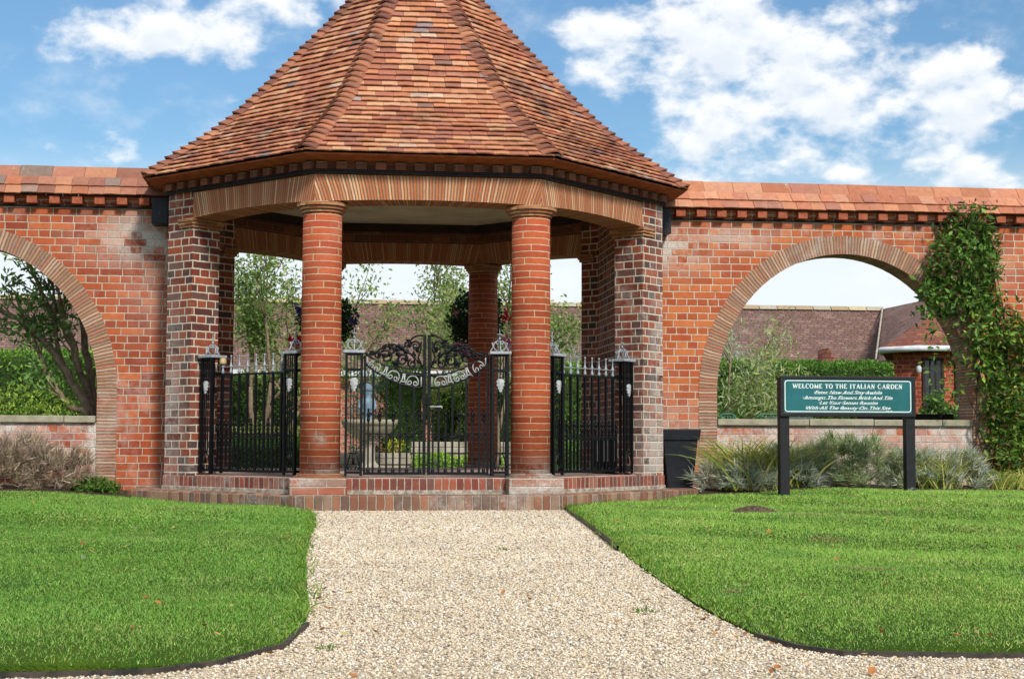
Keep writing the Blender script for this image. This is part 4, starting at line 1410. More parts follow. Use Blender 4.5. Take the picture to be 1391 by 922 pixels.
            for a0, a1, tp in ser: stroke(f((a0, .985 if tp else .015)), f((a1, .985 if tp else .015)), .0045)
        elif b.V:
            b.build('heading_word', M_LETTER, pn); b = MB()
        x += adv(ch) * sc
    b.build('heading_word', M_LETTER, pn)
    # four lines of slanted script
    for ln, (txt, wd, cx_, z) in enumerate([('Enter Now And Stay Awhile', .673, .5*(410+1025), 1.0655), ('Amongst The Flowers Brick And Tile', .887, .5*(310+1120), 1.0145),
                                          ('Let Your Senses Reunite', .580, .5*(455+985), .9655), ('With All The Beauty On This Site', .838, .5*(335+1100), .9165)]):
        cu = bpy.data.curves.new('line', 'FONT'); cu.body = txt; cu.size = .046; cu.shear = .42; cu.space_character = 1.04; cu.space_word = 1.0; cu.offset = .0006
        tob = bpy.data.objects.new('line', cu); COL.objects.link(tob)
        dg = bpy.context.evaluated_depsgraph_get()
        me = bpy.data.meshes.new_from_object(tob.evaluated_get(dg))
        bpy.data.objects.remove(tob)
        xs_ = [v.co.x for v in me.vertices]; mn, mx = min(xs_), max(xs_)
        xm = (xl + xr) / 2 + (cx_ - 714.5) / 913
        k = wd / (mx - mn)
        b = MB()
        vs = [(xm - wd / 2 + (v.co.x - mn) * k, yq, z + v.co.y) for v in me.vertices]
        b.add(vs, [tuple(p.vertices) for p in me.polygons])
        # joining strokes of the script and a swash before each capital
        xw = xm - wd / 2
        words = txt.split(' ')
        tot_ = len(txt)
        pos_ = 0
        for wdd in words:
            xa, xb = xw + wd * pos_ / tot_, xw + wd * (pos_ + len(wdd)) / tot_
            stroke((xa + .012, z + .001), (xb - .002, z + .001), .0026)
            prev = None
            for a in np.linspace(PI * .5, PI * 1.6, 7):
                p = (xa + .006 + .012 * math.cos(a), z + .012 + .010 * math.sin(a))
                if prev: stroke(prev, p, .0026)
                prev = p
            pos_ += len(wdd) + 1
        bpy.data.meshes.remove(me)
        b.build('script_line', M_LETTER, pn)

    b = MB(); rg = random.Random(6)
    xx = (xl + xr) / 2 + (1055 - 714.5) / 913
    for q in range(9):
        if q != 5: stroke((xx + q * .0078, .8985), (xx + q * .0078 + rg.uniform(-.001, .003), .9075), .0034); stroke((xx + q * .0078, .9075 if q % 2 else .8985), (xx + q * .0078 + .005, .9075 if q % 2 else .8985), .002)
    b.build('small_print', M_LETTER, pn)


sign()

# black tapered pot at the foot of the right wall
t = thing('plant_pot', 'tall tapered black pot against the orange wall', 'pot', (2.60, 1.72, .12))
b = MB()
def sq(b, cx_, cy_, h0, z0, h1, z1):
    b.hexa([(cx_ - h0, cy_ - h0, z0), (cx_ + h0, cy_ - h0, z0), (cx_ + h0, cy_ + h0, z0), (cx_ - h0, cy_ + h0, z0), (cx_ - h1, cy_ - h1, z1), (cx_ + h1, cy_ - h1, z1), (cx_ + h1, cy_ + h1, z1), (cx_ - h1, cy_ + h1, z1)])
cxp, cyp = 2.665, 1.735
sq(b, cxp, cyp, .128, .10, .178, .618)
b.build('body', M_POT, t, bevel=.008)
b = MB()
for (h0, z0, h1, z1) in ((.192, .618, .205, .728),):
    sq(b, cxp, cyp, h0, z0, h1, z1)
b.build('rim', M_POT, t, bevel=.006)
b = MB(); b.box(cxp - .17, cxp + .17, cyp - .17, cyp + .17, .728, .731); b.build('soil', M_SOIL, t)

# metal lawn edging
def edging(name, pts, label, h=.034):
    b = MB()
    w_ = .006
    P = [Vector((x, y, 0)) for x, y in pts]
    vs = []
    for i, p in enumerate(P):
        d = (P[min(i + 1, len(P) - 1)] - P[max(i - 1, 0)]).normalized(); q = Vector((-d.y, d.x, 0))
        for sg in (-1, 1):
            for z in (-.02, h): vs.append(p + q * w_ * sg / 1 + Vector((0, 0, z)))
    fs = []
    for i in range(len(P) - 1):
        a, c = 4 * i, 4 * i + 4
        fs += [(a + 1, a + 3, c + 3, c + 1), (a, a + 1, c + 1, c), (a + 2, c + 2, c + 3, a + 3)]
    b.add(vs, fs)
    o = b.build(name, M_EDGE)
    centre(o)
    tag(o, label, 'edging', 'metal lawn edging')


edging('lawn_edging', [(x + .012, y - .01) for y, x in EDGE_L[1:9]], 'black metal edging curving round the corner of the left lawn', .016)
edging('lawn_edging', [(x - .012, y - .008) for y, x in EDGE_R[1:7]], 'black metal edging round the near corner of the right lawn', .016)
edging('lawn_edging', [(x - .012, y) for y, x in EDGE_R[11:17]], 'rusty edging strip from the steps down the straight side of the right lawn', .034)

# ------------------------------------------------------------------ grass, gravel stones, fallen leaves
rng = np.random.default_rng(7)


def in_lawn(x, y, E, sgn):
    xe = edge_at(E, y)
    return ((x - xe) * sgn > -.004) & (y > E[1][0])


step_poly = np.array(oct_pts(AO + .327))


def outside_step(x, y):
    ang = np.arctan2(y - YC, x)
    k = np.round((ang + PI / 2) / (PI / 4)) * (PI / 4) - PI / 2
    ap = x * np.cos(k) + (y - YC) * np.sin(k)
    return ap > AO + .335


def vnoise(x, y, sc, seed):
    gr = np.random.default_rng(seed).random((64, 64))
    u, v = x * sc + 30.3, y * sc + 30.7
    i, j = np.floor(u).astype(int), np.floor(v).astype(int)
    fu, fv = u - i, v - j
    fu = fu * fu * (3 - 2 * fu); fv = fv * fv * (3 - 2 * fv)
    q = lambda a, b: gr[a % 64, b % 64]
    return (q(i, j) * (1 - fu) + q(i + 1, j) * fu) * (1 - fv) + (q(i, j + 1) * (1 - fu) + q(i + 1, j + 1) * fu) * fv


def grass(label, E, sgn, cols, dens, seed):
    rg = np.random.default_rng(seed)
    B = []
    for (ya, yb, dn) in ((-9.25, -7.5, 15000), (-7.5, -5.5, 10000), (-5.5, -3, 6500), (-3, 1.32, 4200)):
        yy0 = (ya + yb) / 2
        reach = 7.2 + (yb + 9.2) * .05
        # horizontal reach in view (plus margin) at this depth
        dep = yb + 13.2
        xlo, xhi = (-.77 - .34 * dep * .8 - 1.1, -.3) if sgn < 0 else (.3, -.77 + .55 * dep + .9)
        n = int((xhi - xlo) * (yb - ya) * dn * dens)
        x = rg.uniform(xlo, xhi, n); y = rg.uniform(ya, yb, n)
        ok = in_lawn(x, y, E, sgn) & outside_step(x, y)
        B.append(np.stack([x[ok], y[ok]], 1))
    B = np.concatenate(B)
    n = len(B)
    z = lawn_z(B[:, 0], B[:, 1])
    xe = edge_at(E, B[:, 1])
    z -= edge_drop((B[:, 0] - xe) * sgn, B[:, 1])
    P = np.concatenate([B, z[:, None] - .004], 1)
    patch = .45 * vnoise(B[:, 0], B[:, 1], .8, seed) + .33 * vnoise(B[:, 0], B[:, 1], 2.3, seed + 1) + .22 * vnoise(B[:, 0], B[:, 1], 7.0, seed + 2)
    clover = vnoise(B[:, 0], B[:, 1], 1.7, seed + 5) * .6 + vnoise(B[:, 0], B[:, 1], 5.0, seed + 6) * .4
    far = np.clip((B[:, 1] + 9.2) / 9.2, 0, 1)
    ln = (.008 + .011 * rg.random(n)) * (.85 + .35 * patch) * (1 + .45 * far)
    wd = (.0017 + .0010 * rg.random(n)) * (1 + 1.7 * far)
    D = rg.normal(size=(n, 3)) * .42; D[:, 2] = 1.0
    V, F, C = strands(rg, P, D, ln, wd, cols, seg=2, droop=.15, var=.28)
    # patches of slightly different sward
    tone = (.85 + .30 * patch)[:, None] * np.array([[1.0, 1.0, .95]])
    tone = tone * (1 + ((clover > .64) * 1.0)[:, None] * np.array([[.16, .03, .18]]) - ((clover < .30) * 1.0)[:, None] * np.array([[.22, .14, .10]]))
    tone = tone * .95
    tone = np.where((clover < .20)[:, None], tone * np.array([[1.35, .85, 1.3]]), tone)
    dry = rg.random(n) < .015 + .03 * patch
    tone[dry] *= np.array([[1.9, 1.15, 1.3]])
    C = C * np.repeat(tone, 6, 0)
    o = mesh_np('grass', V, F, M_LEAFM, None, C)
    tag(o, label, 'grass', None, 'stuff')


grass('mown grass of the left lawn, coloured darker as in shade', EDGE_L, -1, ['#76a844', '#6a9e3e', '#82b24c', '#609236', '#90b858', '#a0bc6a'], 1.0, 3)  # darker blade palette: the shade on this lawn is put into the colour
grass('mown grass of the right lawn, coloured bright as in sun', EDGE_R, 1, ['#8cba4c', '#80b044', '#98c456', '#74a63e', '#a6c866', '#b4c87a'], 1.0, 4)  # lighter blade palette stands for sun on this lawn
# longer grass left uncut along the steps and the lawn's edge
rg = np.random.default_rng(17)
P = []
for i in range(2600):
    k = rg.integers(0, 3)
    if k == 0:
        t = rg.random(); x, y = -1.16 - t * 1.72, -.34 + (t * 1.72 + .02) * 1.0
    elif k == 1:
        t = rg.random(); x, y = 1.18 + t * 1.7, -.32 + t * 1.7
    else:
        t = rg.random(); y = -9.0 + 8.6 * t
        x = edge_at(EDGE_R, y) + .015 if rg.random() < .5 else edge_at(EDGE_L, y) - .015
    P.append((x + rg.normal() * .03, y + rg.normal() * .03, 0))
P = np.array(P); P[:, 2] = lawn_z(P[:, 0], P[:, 1]) - .02
D = rg.normal(size=(len(P), 3)) * .45; D[:, 2] = 1
V, F, C = strands(rg, P, D, rg.uniform(.035, .085, len(P)), rg.uniform(.003, .006, len(P)), ['#5d8426', '#4f7522', '#6f9233', '#8a9a4a'], seg=3, droop=.4)
tag(mesh_np('edge_grass', V, F, M_LEAFM, None, C), 'longer uncut grass along the steps and lawn edges', 'grass', None, 'stuff')


def pebbles():
    rg = np.random.default_rng(5)
    B = []
    for (ya, yb, dn) in ((-10.4, -8.0, 9500), (-8.0, -6, 7000), (-6, -3, 4800), (-3, -.30, 3200)):
        n = int(7.2 * (yb - ya) * dn)
        x = rg.uniform(-3.6, 3.6, n); y = rg.uniform(ya, yb, n)
        dep = y + 13.2
        vis = (x > -.77 - .25 * dep - .5) & (x < -.77 + .50 * dep + .5)
        l = in_lawn(x, y, EDGE_L, -1); r = in_lawn(x, y, EDGE_R, 1)
        ok = vis & ~l & ~r
        ok &= ~((y < -9.05) & (rg.random(n) < .35))
        B.append(np.stack([x[ok], y[ok]], 1))
    B = np.concatenate(B); n = len(B)
    far = np.clip((B[:, 1] + 9.2) / 9.2, 0, 1)
    sz = (.0030 + .0036 * rg.random(n) ** 1.7) * (1 + .8 * far)
    octa = np.array([(1, 0, 0), (0, 1, 0), (-1, 0, 0), (0, -1, 0), (0, 0, 1), (0, 0, -1)], float)
    q = octa[None] * (1 + .35 * (rg.random((n, 6, 1)) - .5)) + rg.normal(size=(n, 6, 3)) * .12
    a = rg.uniform(0, 2 * PI, n); ca, sa = np.cos(a), np.sin(a)
    st = rg.uniform(.7, 1.5, (n, 1))
    X = q[:, :, 0] * st; Yq = q[:, :, 1]; Z = q[:, :, 2] * .62
    tl = rg.normal(size=(n, 1)) * .35
    Z2 = Z + tl * X; X2 = X - tl * Z
    V = np.stack([(X2 * ca[:, None] - Yq * sa[:, None]), (X2 * sa[:, None] + Yq * ca[:, None]), Z2], 2) * sz[:, None, None]
    V[:, :, 0] += B[:, 0:1]; V[:, :, 1] += B[:, 1:2]; V[:, :, 2] += (sz * .35)[:, None]
    fc = np.array([(0, 1, 4), (1, 2, 4), (2, 3, 4), (3, 0, 4), (1, 0, 5), (2, 1, 5), (3, 2, 5), (0, 3, 5)])
    F = (np.arange(n)[:, None, None] * 6 + fc[None]).reshape(-1, 3)
    cols = ['#e0cfb2', '#e6d8be', '#dac5a2', '#eadfca', '#d4ba94', '#cbbca2', '#e0ccaa', '#efe7d8', '#b8a68e', '#dabd96', '#d0c2ac', '#e4d2b2', '#9a8872', '#dcccb0', '#d8c29c', '#8d7c6a']
    wear = .84 + .20 * (vnoise(B[:, 0], B[:, 1], .9, 61) * .5 + vnoise(B[:, 0], B[:, 1], 3.1, 62) * .5)
    C = np.repeat(pal(rg, cols, n, .06) * wear[:, None] * np.array([[.93, .95, 1.0]]), 6, 0)
    o = mesh_np('gravel_pebbles', V.reshape(-1, 3), F, M_PEBBLE, None, C, smooth=True)
    tag(o, 'loose pale gravel stones on the path', 'gravel', None, 'stuff')


pebbles()

# fallen leaves, petals and feathers: small things lying about
def leaf_mesh(name, cols, ln, wd, curl):
    b = MB()
    rg = random.Random(name + str(ln))
    out = [(0, 0), (.25, .42), (.55, .5), (.8, .3), (1, 0), (.8, -.3), (.55, -.5), (.25, -.42)]
    vs = [(x * ln - ln / 2, y * wd, curl * ln * ((x - .5) ** 2 * 2 + abs(y) * .9) + .002) for x, y in out] + [(0, 0, .003)]
    b.add(vs, [(i, (i + 1) % 8, 8) for i in range(8)], None, L(cols))
    return b.build(name, M_PETAL, None)


LEAFM = [leaf_mesh('fallen_leaf', c, ln, w_, cu) for c, ln, w_, cu in (('#b87c48', .055, .03, .35), ('#9a6238', .045, .026, .5), ('#c89a62', .05, .024, .25), ('#bcaa62', .045, .024, .3), ('#7a5034', .04, .024, .6))]
rg = random.Random(77)
used = set()
spots = []
while len(spots) < 120:
    y = -9.1 + 8.6 * rg.random() ** 1.3
    x = edge_at(EDGE_L, y) - rg.uniform(.05, 2.0 + (y + 9) * .25) if rg.random() < .55 else edge_at(EDGE_R, y) + rg.uniform(.05, .7 + (y + 9) * .6)
    spots.append((x, y, 'L' if x < 0 else 'R'))
for k in range(40):
    y = -9.6 + 2.6 * rg.random()
    x = rg.choice([edge_at(EDGE_L, max(y, -9.1)) + abs(rg.gauss(.0, .10)) + .03, edge_at(EDGE_R, max(y, -9.0)) - abs(rg.gauss(0, .12)) - .03, rg.uniform(-.9, .6)]) if y > -9.1 else rg.uniform(-1.5, 1.3)
    spots.append((float(x), y, 'G'))
LEAFLAB = {'L': ('dry brown leaf fallen on the darker left lawn', 'fallen leaves on the left lawn'), 'R': ('dry brown leaf fallen on the brighter right lawn', 'fallen leaves on the right lawn'), 'G': ('dry brown leaf fallen on the pale gravel', 'fallen leaves on the gravel')}
for x, y, w_ in spots:
    src = rg.choice(LEAFM)
    if src.name in used:
        o = src.copy(); COL.objects.link(o)
    else:
        o = src; used.add(src.name)
    z = (lawn_z(x, y) - float(edge_drop((x - edge_at(EDGE_L, y)) * -1 if x < 0 else x - edge_at(EDGE_R, y), y)) + .026) if w_ != 'G' else .010
    o.location = (x, y, float(z)); o.rotation_euler = (rg.uniform(-.5, .5), rg.uniform(-.5, .5), rg.uniform(0, 6.28))
    sc_ = rg.uniform(.40, .80); o.scale = (sc_, sc_, sc_)
    tag(o, LEAFLAB[w_][0], 'leaf', LEAFLAB[w_][1])
for m_ in LEAFM:
    if m_.name not in used: bpy.data.objects.remove(m_)
fe = leaf_mesh('feather', '#e6e6e2', .06, .014, .3)
for i, (x, y) in enumerate(((-1.95, -6.1), (-3.2, -2.2), (-2.05, -3.6), (-4.0, -3.4))):
    o = fe if i == 0 else fe.copy()
    if i: COL.objects.link(o)
    o.location = (x, y, float(lawn_z(x, y)) + .028); o.rotation_euler = (rg.uniform(-.6, .6), rg.uniform(-.6, .6), rg.uniform(0, 6))
    tag(o, 'small white feather lying on the left lawn', 'feather', 'white feathers on the lawn')

# molehill
rgn = np.random.default_rng(9)
mx_, my_ = 2.395, -2.05
K = 26
V = []
for i in range(K):
    for j in range(K):
        u, v = (i / (K - 1) * 2 - 1), (j / (K - 1) * 2 - 1)
        r = math.hypot(u, v)
        V.append((mx_ + u * .22, my_ + v * .20, float(lawn_z(mx_ + u * .22, my_ + v * .2)) - .012 + max(0, 1 - r * r) * .055 * (1 + .5 * (rgn.random() - .5)) + rgn.random() * .010 * (r < .95)))
F = [(i * K + j, (i + 1) * K + j, (i + 1) * K + j + 1, i * K + j + 1) for i in range(K - 1) for j in range(K - 1)]
o = mesh_np('molehill', V, F, M_MOLE); centre(o)
tag(o, 'low crumbly brown molehill on the right lawn', 'molehill')
# little weeds on the gravel
for i, (x, y) in enumerate(((.14, -4.9), (.33, -7.9), (-.80, -8.75))):
    rg2 = np.random.default_rng(40 + i)
    P = np.repeat([[x, y, .004]], 18, 0) + rg2.normal(size=(18, 3)) * [.018, .014, 0]
    V, F, C = leaves(np.random.default_rng(40 + i), P, .020, ['#6f8d45', '#7e9a54', '#5d7b3c'], .4, 1.3)
    o = mesh_np('gravel_weed', V, F, M_LEAFM, None, C); centre(o)
    tag(o, 'tiny green weed sprouting from the bare gravel', 'weed', 'weeds in the gravel')

# ------------------------------------------------------------------ border plants
def lavender(x, y, z, r, h, label, cols, seed, n=1500, stalks=60, name='lavender_bush', group='grey lavender bushes under the right arch', stalkcols=('#8d8470', '#a39a88', '#6f6a5c')):
    t = thing(name, label, 'shrub', (x, y, z), group)
    rg = np.random.default_rng(seed)
    per = 26; K = max(12, n // per)
    a = rg.uniform(0, 2 * PI, K); zz = rg.random(K) ** .9
    rad = r * np.sqrt(np.clip(1 - (zz * .9) ** 2, 0, 1)) * (.55 + .45 * np.sqrt(rg.random(K)))
    bump = 1 + .22 * np.sin(a * 3 + seed) + .18 * np.sin(a * 7 + seed * 2)
    Ck = np.stack([x + rad * np.cos(a) * bump, y + rad * np.sin(a) * .8, z + zz * h * (.62 + .22 * bump)], 1)
    Nk = np.stack([np.cos(a) * rad / r, np.sin(a) * rad / r, .45 + zz], 1)
    n = K * per
    P = np.repeat(Ck, per, 0) + rg.normal(size=(n, 3)) * .016
    D = np.repeat(Nk, per, 0) + rg.normal(size=(n, 3)) * .75
    D[:, 2] = np.abs(D[:, 2])
    A = strands(rg, P, D, rg.uniform(.05, .15, n), rg.uniform(.005, .010, n), cols, seg=2, droop=.10, var=.30)
    tone = np.repeat(rg.uniform(.82, 1.32, K), per * 6)[:, None]
    A = (A[0], A[1], A[2] * tone)
    mesh_np('foliage', A[0], A[1], M_LEAFM, t, A[2])
    if stalks:
        a = rg.uniform(0, 2 * PI, stalks)
        B = np.stack([x + r * .6 * np.cos(a), y + r * .5 * np.sin(a), np.full(stalks, z + h * .5)], 1)
        D = np.stack([np.cos(a) * .55, np.sin(a) * .4, np.full(stalks, 1.0)], 1) + rg.normal(size=(stalks, 3)) * .15
        A = strands(rg, B, D, rg.uniform(.22, .42, stalks), .004, list(stalkcols), seg=3, droop=.12)
        mesh_np('flower_stalks', A[0], A[1], M_TWIG, t, A[2])
    return t


def straplily(x, y, z, r, h, label, cols, seed, n=150, name='strap_leaved_plant', group='yellowing strap leaved clumps under the right arch', w_=.014):
    rg = np.random.default_rng(seed)
    a = rg.uniform(0, 2 * PI, n)
    B = np.stack([x + r * .35 * rg.normal(size=n), y + r * .25 * rg.normal(size=n), np.full(n, z)], 1)
    D = np.stack([np.cos(a) * .8, np.sin(a) * .5, 1.0 + rg.random(n)], 1)
    V, F, C = strands(rg, B, D, h * rg.uniform(.7, 1.35, n), w_ * rg.uniform(.6, 1.2, n), cols, seg=5, droop=.42, var=.25)
    o = mesh_np(name, V, F, M_LEAFM, None, C)
    centre(o)
    return tag(o, label, 'plant', group)


GREY = ['#a6ae9c', '#b0b6a6', '#8c947e', '#bcc2b2', '#8a9274', '#c6cabc', '#9aa27c']
GREYG = ['#8c9c6c', '#9caa7c', '#7c8c5c', '#a8b48c', '#70804e', '#b0b684']
STRAP = ['#a0ac50', '#b6b656', '#c6be66', '#8a9e46', '#d0c880', '#7a9244']
lavender(3.30, 1.42, .13, .34, .32, 'low silver lavender in front of the strap leaves, left of the sign posts', GREY, 1, 3000, 24)
lavender(3.78, 1.48, .13, .42, .46, 'broad silver lavender just right of the left sign post', GREY, 2, 4000, 70)
lavender(4.40, 1.50, .13, .50, .58, 'tallest green lavender, between the sign posts', GREYG, 3, 5200, 130)
lavender(5.03, 1.40, .13, .30, .42, 'small silver lavender just right of the right sign post', GREY, 4, 2600, 30)
lavender(5.50, 1.45, .13, .38, .42, 'silver lavender below the climber, mixed with yellow blades', GREY, 5, 3000, 30)
lavender(2.98, 1.45, .13, .22, .24, 'smallest silver lavender, next to the black pot', GREY, 6, 800, 10)
straplily(3.34, 1.46, .12, .36, .80, 'arching yellow green strap leaves beside the black pot', STRAP, 11, 420)
straplily(3.62, 1.44, .12, .38, .78, 'yellow strap leaves behind the silver lavender left of the sign', STRAP, 12, 360)
straplily(5.30, 1.38, .12, .34, .66, 'yellow blades behind the small silver lavender right of the sign', STRAP, 13, 260)
straplily(5.95, 1.45, .13, .40, .30, 'sprawling yellow green blades under the climbing plant', STRAP, 14, 220)
straplily(6.50, 1.45, .13, .45, .32, 'yellow green blades at the far right end of the bed', STRAP, 15, 220)
# dry, pale grasses in front of the low wall
rg = np.random.default_rng(31)
n = 150
B = np.stack([rg.uniform(3.3, 5.75, n), rg.uniform(1.72, 1.9, n), np.full(n, .2)], 1)
D = np.stack([rg.normal(size=n) * .35, rg.normal(size=n) * .1, np.ones(n)], 1)
V, F, C = strands(rg, B, D, rg.uniform(.35, .72, n), .0045, ['#b9a98a', '#9a8c74', '#7f8050', '#c7bca4', '#6a6050'], seg=4, droop=.22)
A = leaves(rg, np.stack([rg.uniform(3.9, 5.2, 120), rg.uniform(1.8, 1.93, 120), rg.uniform(.35, .80, 120)], 1), .03, ['#b7ab98', '#c9c0b0', '#8f8a70'], .4)
tag(mesh_np('dry_grass', V, F, M_TWIG, None, C), 'thin dry stalks standing against the low wall behind the sign', 'grass', None, 'stuff')

# brown, faded lavender at the left
def dry_bush(x, y, z, r, h, label, cols, seed, n):
    t = thing('faded_lavender', label, 'shrub', (x, y, z), 'bushes under the left arch')
    rg = np.random.default_rng(seed)
    a = rg.uniform(0, 2 * PI, n); q = rg.random(n) ** .7
    B = np.stack([x + r * .40 * q * np.cos(a), y + r * .25 * q * np.sin(a), z + rg.random(n) * .10], 1)
    D = np.stack([np.cos(a) * q * 1.0, np.sin(a) * q * .5, np.ones(n)], 1) + rg.normal(size=(n, 3)) * .34
    B = B + np.stack([0 * a, 0 * a, h * .55 * rg.random(n) ** 1.5], 1)
    V, F, C = strands(rg, B, D, h * rg.uniform(.25, .85, n), rg.uniform(.0035, .007, n), cols, seg=3, droop=.05, var=.5)
    tw = np.repeat(.65 + .6 * vnoise(B[:, 0], B[:, 2], 7.0, seed), 8)[:, None]
    C = C * tw
    mesh_np('stems', V, F, M_TWIG, t, C)
    k = n // 2
    i = rg.integers(0, n, k)
    L_ = h * rg.uniform(.3, 1.0, (k, 1))
    dn = D[i] / np.linalg.norm(D[i], axis=1, keepdims=True)
    A = leaves(rg, B[i] + dn * L_, .028, ['#8a7868', '#9e8a78', '#7a6a60', '#a4967e', '#8c7a7a', '#8a905a', '#7a8a4a'], .45, .5)
    mesh_np('seed_heads', A[0], A[1], M_TWIG, t, A[2])['kind'] = 'stuff'


DRY = ['#a08a74', '#b09c84', '#887460', '#c4b298', '#a08e82', '#7a6858', '#ac9a8e', '#8e8a60']
for (x_, y_, r_, h_, lab_, cols_, sd_, n_, k_) in ((-4.02, 1.50, .52, .62, 'large faded brown lavender bush in front of the left arch', DRY, 51, 5200, 260),
                                     (-3.46, 1.52, .34, .46, 'smaller faded brown lavender by the foot of the left arch jamb', DRY, 52, 2600, 120),
                                     (-4.85, 1.50, .40, .44, 'yellowish dry clump at the far left edge of the bed', ['#b0905a', '#9a8650', '#c0a268', '#888048', '#9c8c50'], 53, 2600, 90)):
    lavender(x_, y_, .10, r_, h_, lab_, cols_, sd_, n_, k_, name='faded_lavender', group='bushes under the left arch', stalkcols=('#a3927c', '#8a7a6c', '#b8a890', '#7c6a62'))
for x, y, r, h, lab, sd in ((-3.10, 1.42, .24, .17, 'fresh green weeds by the corner of the step, under the left arch jamb', 54), (-4.45, 1.32, .45, .15, 'low green weeds under the faded lavender at far left', 55)):
    rg = np.random.default_rng(sd)
    n = 900
    a = rg.uniform(0, 2 * PI, n); q = np.sqrt(rg.random(n))
    P = np.stack([x + r * q * np.cos(a), y + r * .6 * q * np.sin(a), .09 + h * rg.random(n) * (1.1 - q * .7)], 1)
    V, F, C = leaves(rg, P, .05, ['#4f6f2a', '#5f8033', '#3f5f22', '#6d8a3c'], .4, .9)
    o = mesh_np('weed_clump', V, F, M_LEAFM, None, C); centre(o)
    tag(o, lab, 'weeds', 'green weeds in the left bed')

# ------------------------------------------------------------------ trees and shrubs
def grow(b, rg, p, d, ln, r, depth, tips, bend=.25, split=(2, 3), spread=.7, shrink=.72, upb=.15):
    pts = [Vector(p)]
    dv = Vector(d).normalized()
    k = 4
    for i in range(k):
        dv = (dv + Vector((rg.gauss(0, 1), rg.gauss(0, 1), rg.gauss(0, 1))) * bend * .35 + Vector((0, 0, upb * .25))).normalized()
        pts.append(pts[-1] + dv * ln / k)
    b.tube(pts, r, 6, r1=r * (.62 if depth > 0 else .3), cap=True)
    if depth <= 1:
        for q in pts[1:]: tips.append((tuple(q), tuple(dv)))
    if depth > 0:
        for i in range(rg.randint(*split)):
            j = rg.choice([2, 3, 4, 4]) if i else 4
            nd = (dv + Vector((rg.gauss(0, 1), rg.gauss(0, 1), rg.gauss(0, .7))) * spread).normalized()
            grow(b, rg, pts[j], nd, ln * shrink * rg.uniform(.8, 1.2), r * .58, depth - 1, tips, bend, split, spread, shrink, upb)


def tree(label, x, y, z, stems, cols, leaf, per, seed, name='garden_tree', group=None, matb=None, depth=3, spread=.6, aspect=.45, scatter=.14, bend=.3, up=.2, shrink=.72, cat='tree', split=(2, 3), upb=.15, ymin=None):
    t = thing(name, label, cat, (x, y, z), group)
    rg = random.Random(seed); rn = np.random.default_rng(seed)
    b = MB(); tips = []
    for (dx, dy, dz, ln, r) in stems:
        grow(b, rg, (x + dx * .05, y + dy * .05, z - .03), (dx, dy, dz), ln, r, depth, tips, bend, split, spread, shrink, upb)
    b.build('trunk', matb or M_BARK, t, smooth=True)
    TP = np.array([q[0] for q in tips]); TD = np.array([q[1] for q in tips])
    P = np.repeat(TP, per, 0) + rn.normal(size=(len(TP) * per, 3)) * scatter
    if ymin is not None:
        P[:, 1] = np.maximum(P[:, 1], ymin + .25 * rn.random(len(P)))
    V, F, C = leaves(rn, P, leaf, cols, aspect, up, out=np.repeat(TD, per, 0) * .5)
    mesh_np('crown', V, F, M_LEAF, t, C)
    return t


GREEN = ['#9ab468', '#8ea858', '#6e8e42', '#7e9c4e', '#60823a', '#90a860', '#a4b26e', '#567434', '#aaa86c']
DEEP = ['#5c843c', '#6c9448', '#4c7032', '#7aa052', '#90b066']
# behind the pavilion
tree('loose green tree left of the left column, its tip against the sky', -1.95, 9.2, .13, [(-.12, 0, 1, 1.3, .05), (.25, .1, 1, 1.2, .045), (.02, -.1, 1, 1.4, .05), (.5, -.1, .9, 1.1, .04)], GREEN, .072, 24, 101, depth=3, scatter=.12, spread=.5, bend=.25, upb=.3)
tree('loose green tree seen through the gate, its tip over the far roof', .60, 12.4, .13, [(-.05, 0, 1, 1.6, .035), (.35, 0, 1, 1.4, .03), (-.40, .1, 1, 1.35, .03)], GREEN + ['#8f8a4a', '#a08a50'], .072, 28, 102, depth=3, scatter=.12, spread=.5, upb=.35)
tree('loose green tree between the two right hand columns', 1.62, 9.6, .13, [(0, 0, 1, 1.4, .05), (.15, .1, 1, 1.2, .04), (-.15, .0, 1, 1.2, .04)], GREEN, .072, 30, 103, depth=3, scatter=.12, spread=.45, upb=.35)
# through the right arch
tree('silvery willow leaved tree behind the left side of the right arch', 4.50, 7.0, .13, [(-.10, 0, 1, 1.0, .03), (.10, .1, 1, .80, .025)], ['#96a862', '#a8b880', '#7f9450', '#b5c094', '#a0b05a', '#bcc49c'], .10, 18, 104, aspect=.22, scatter=.12, spread=.55, upb=.12)
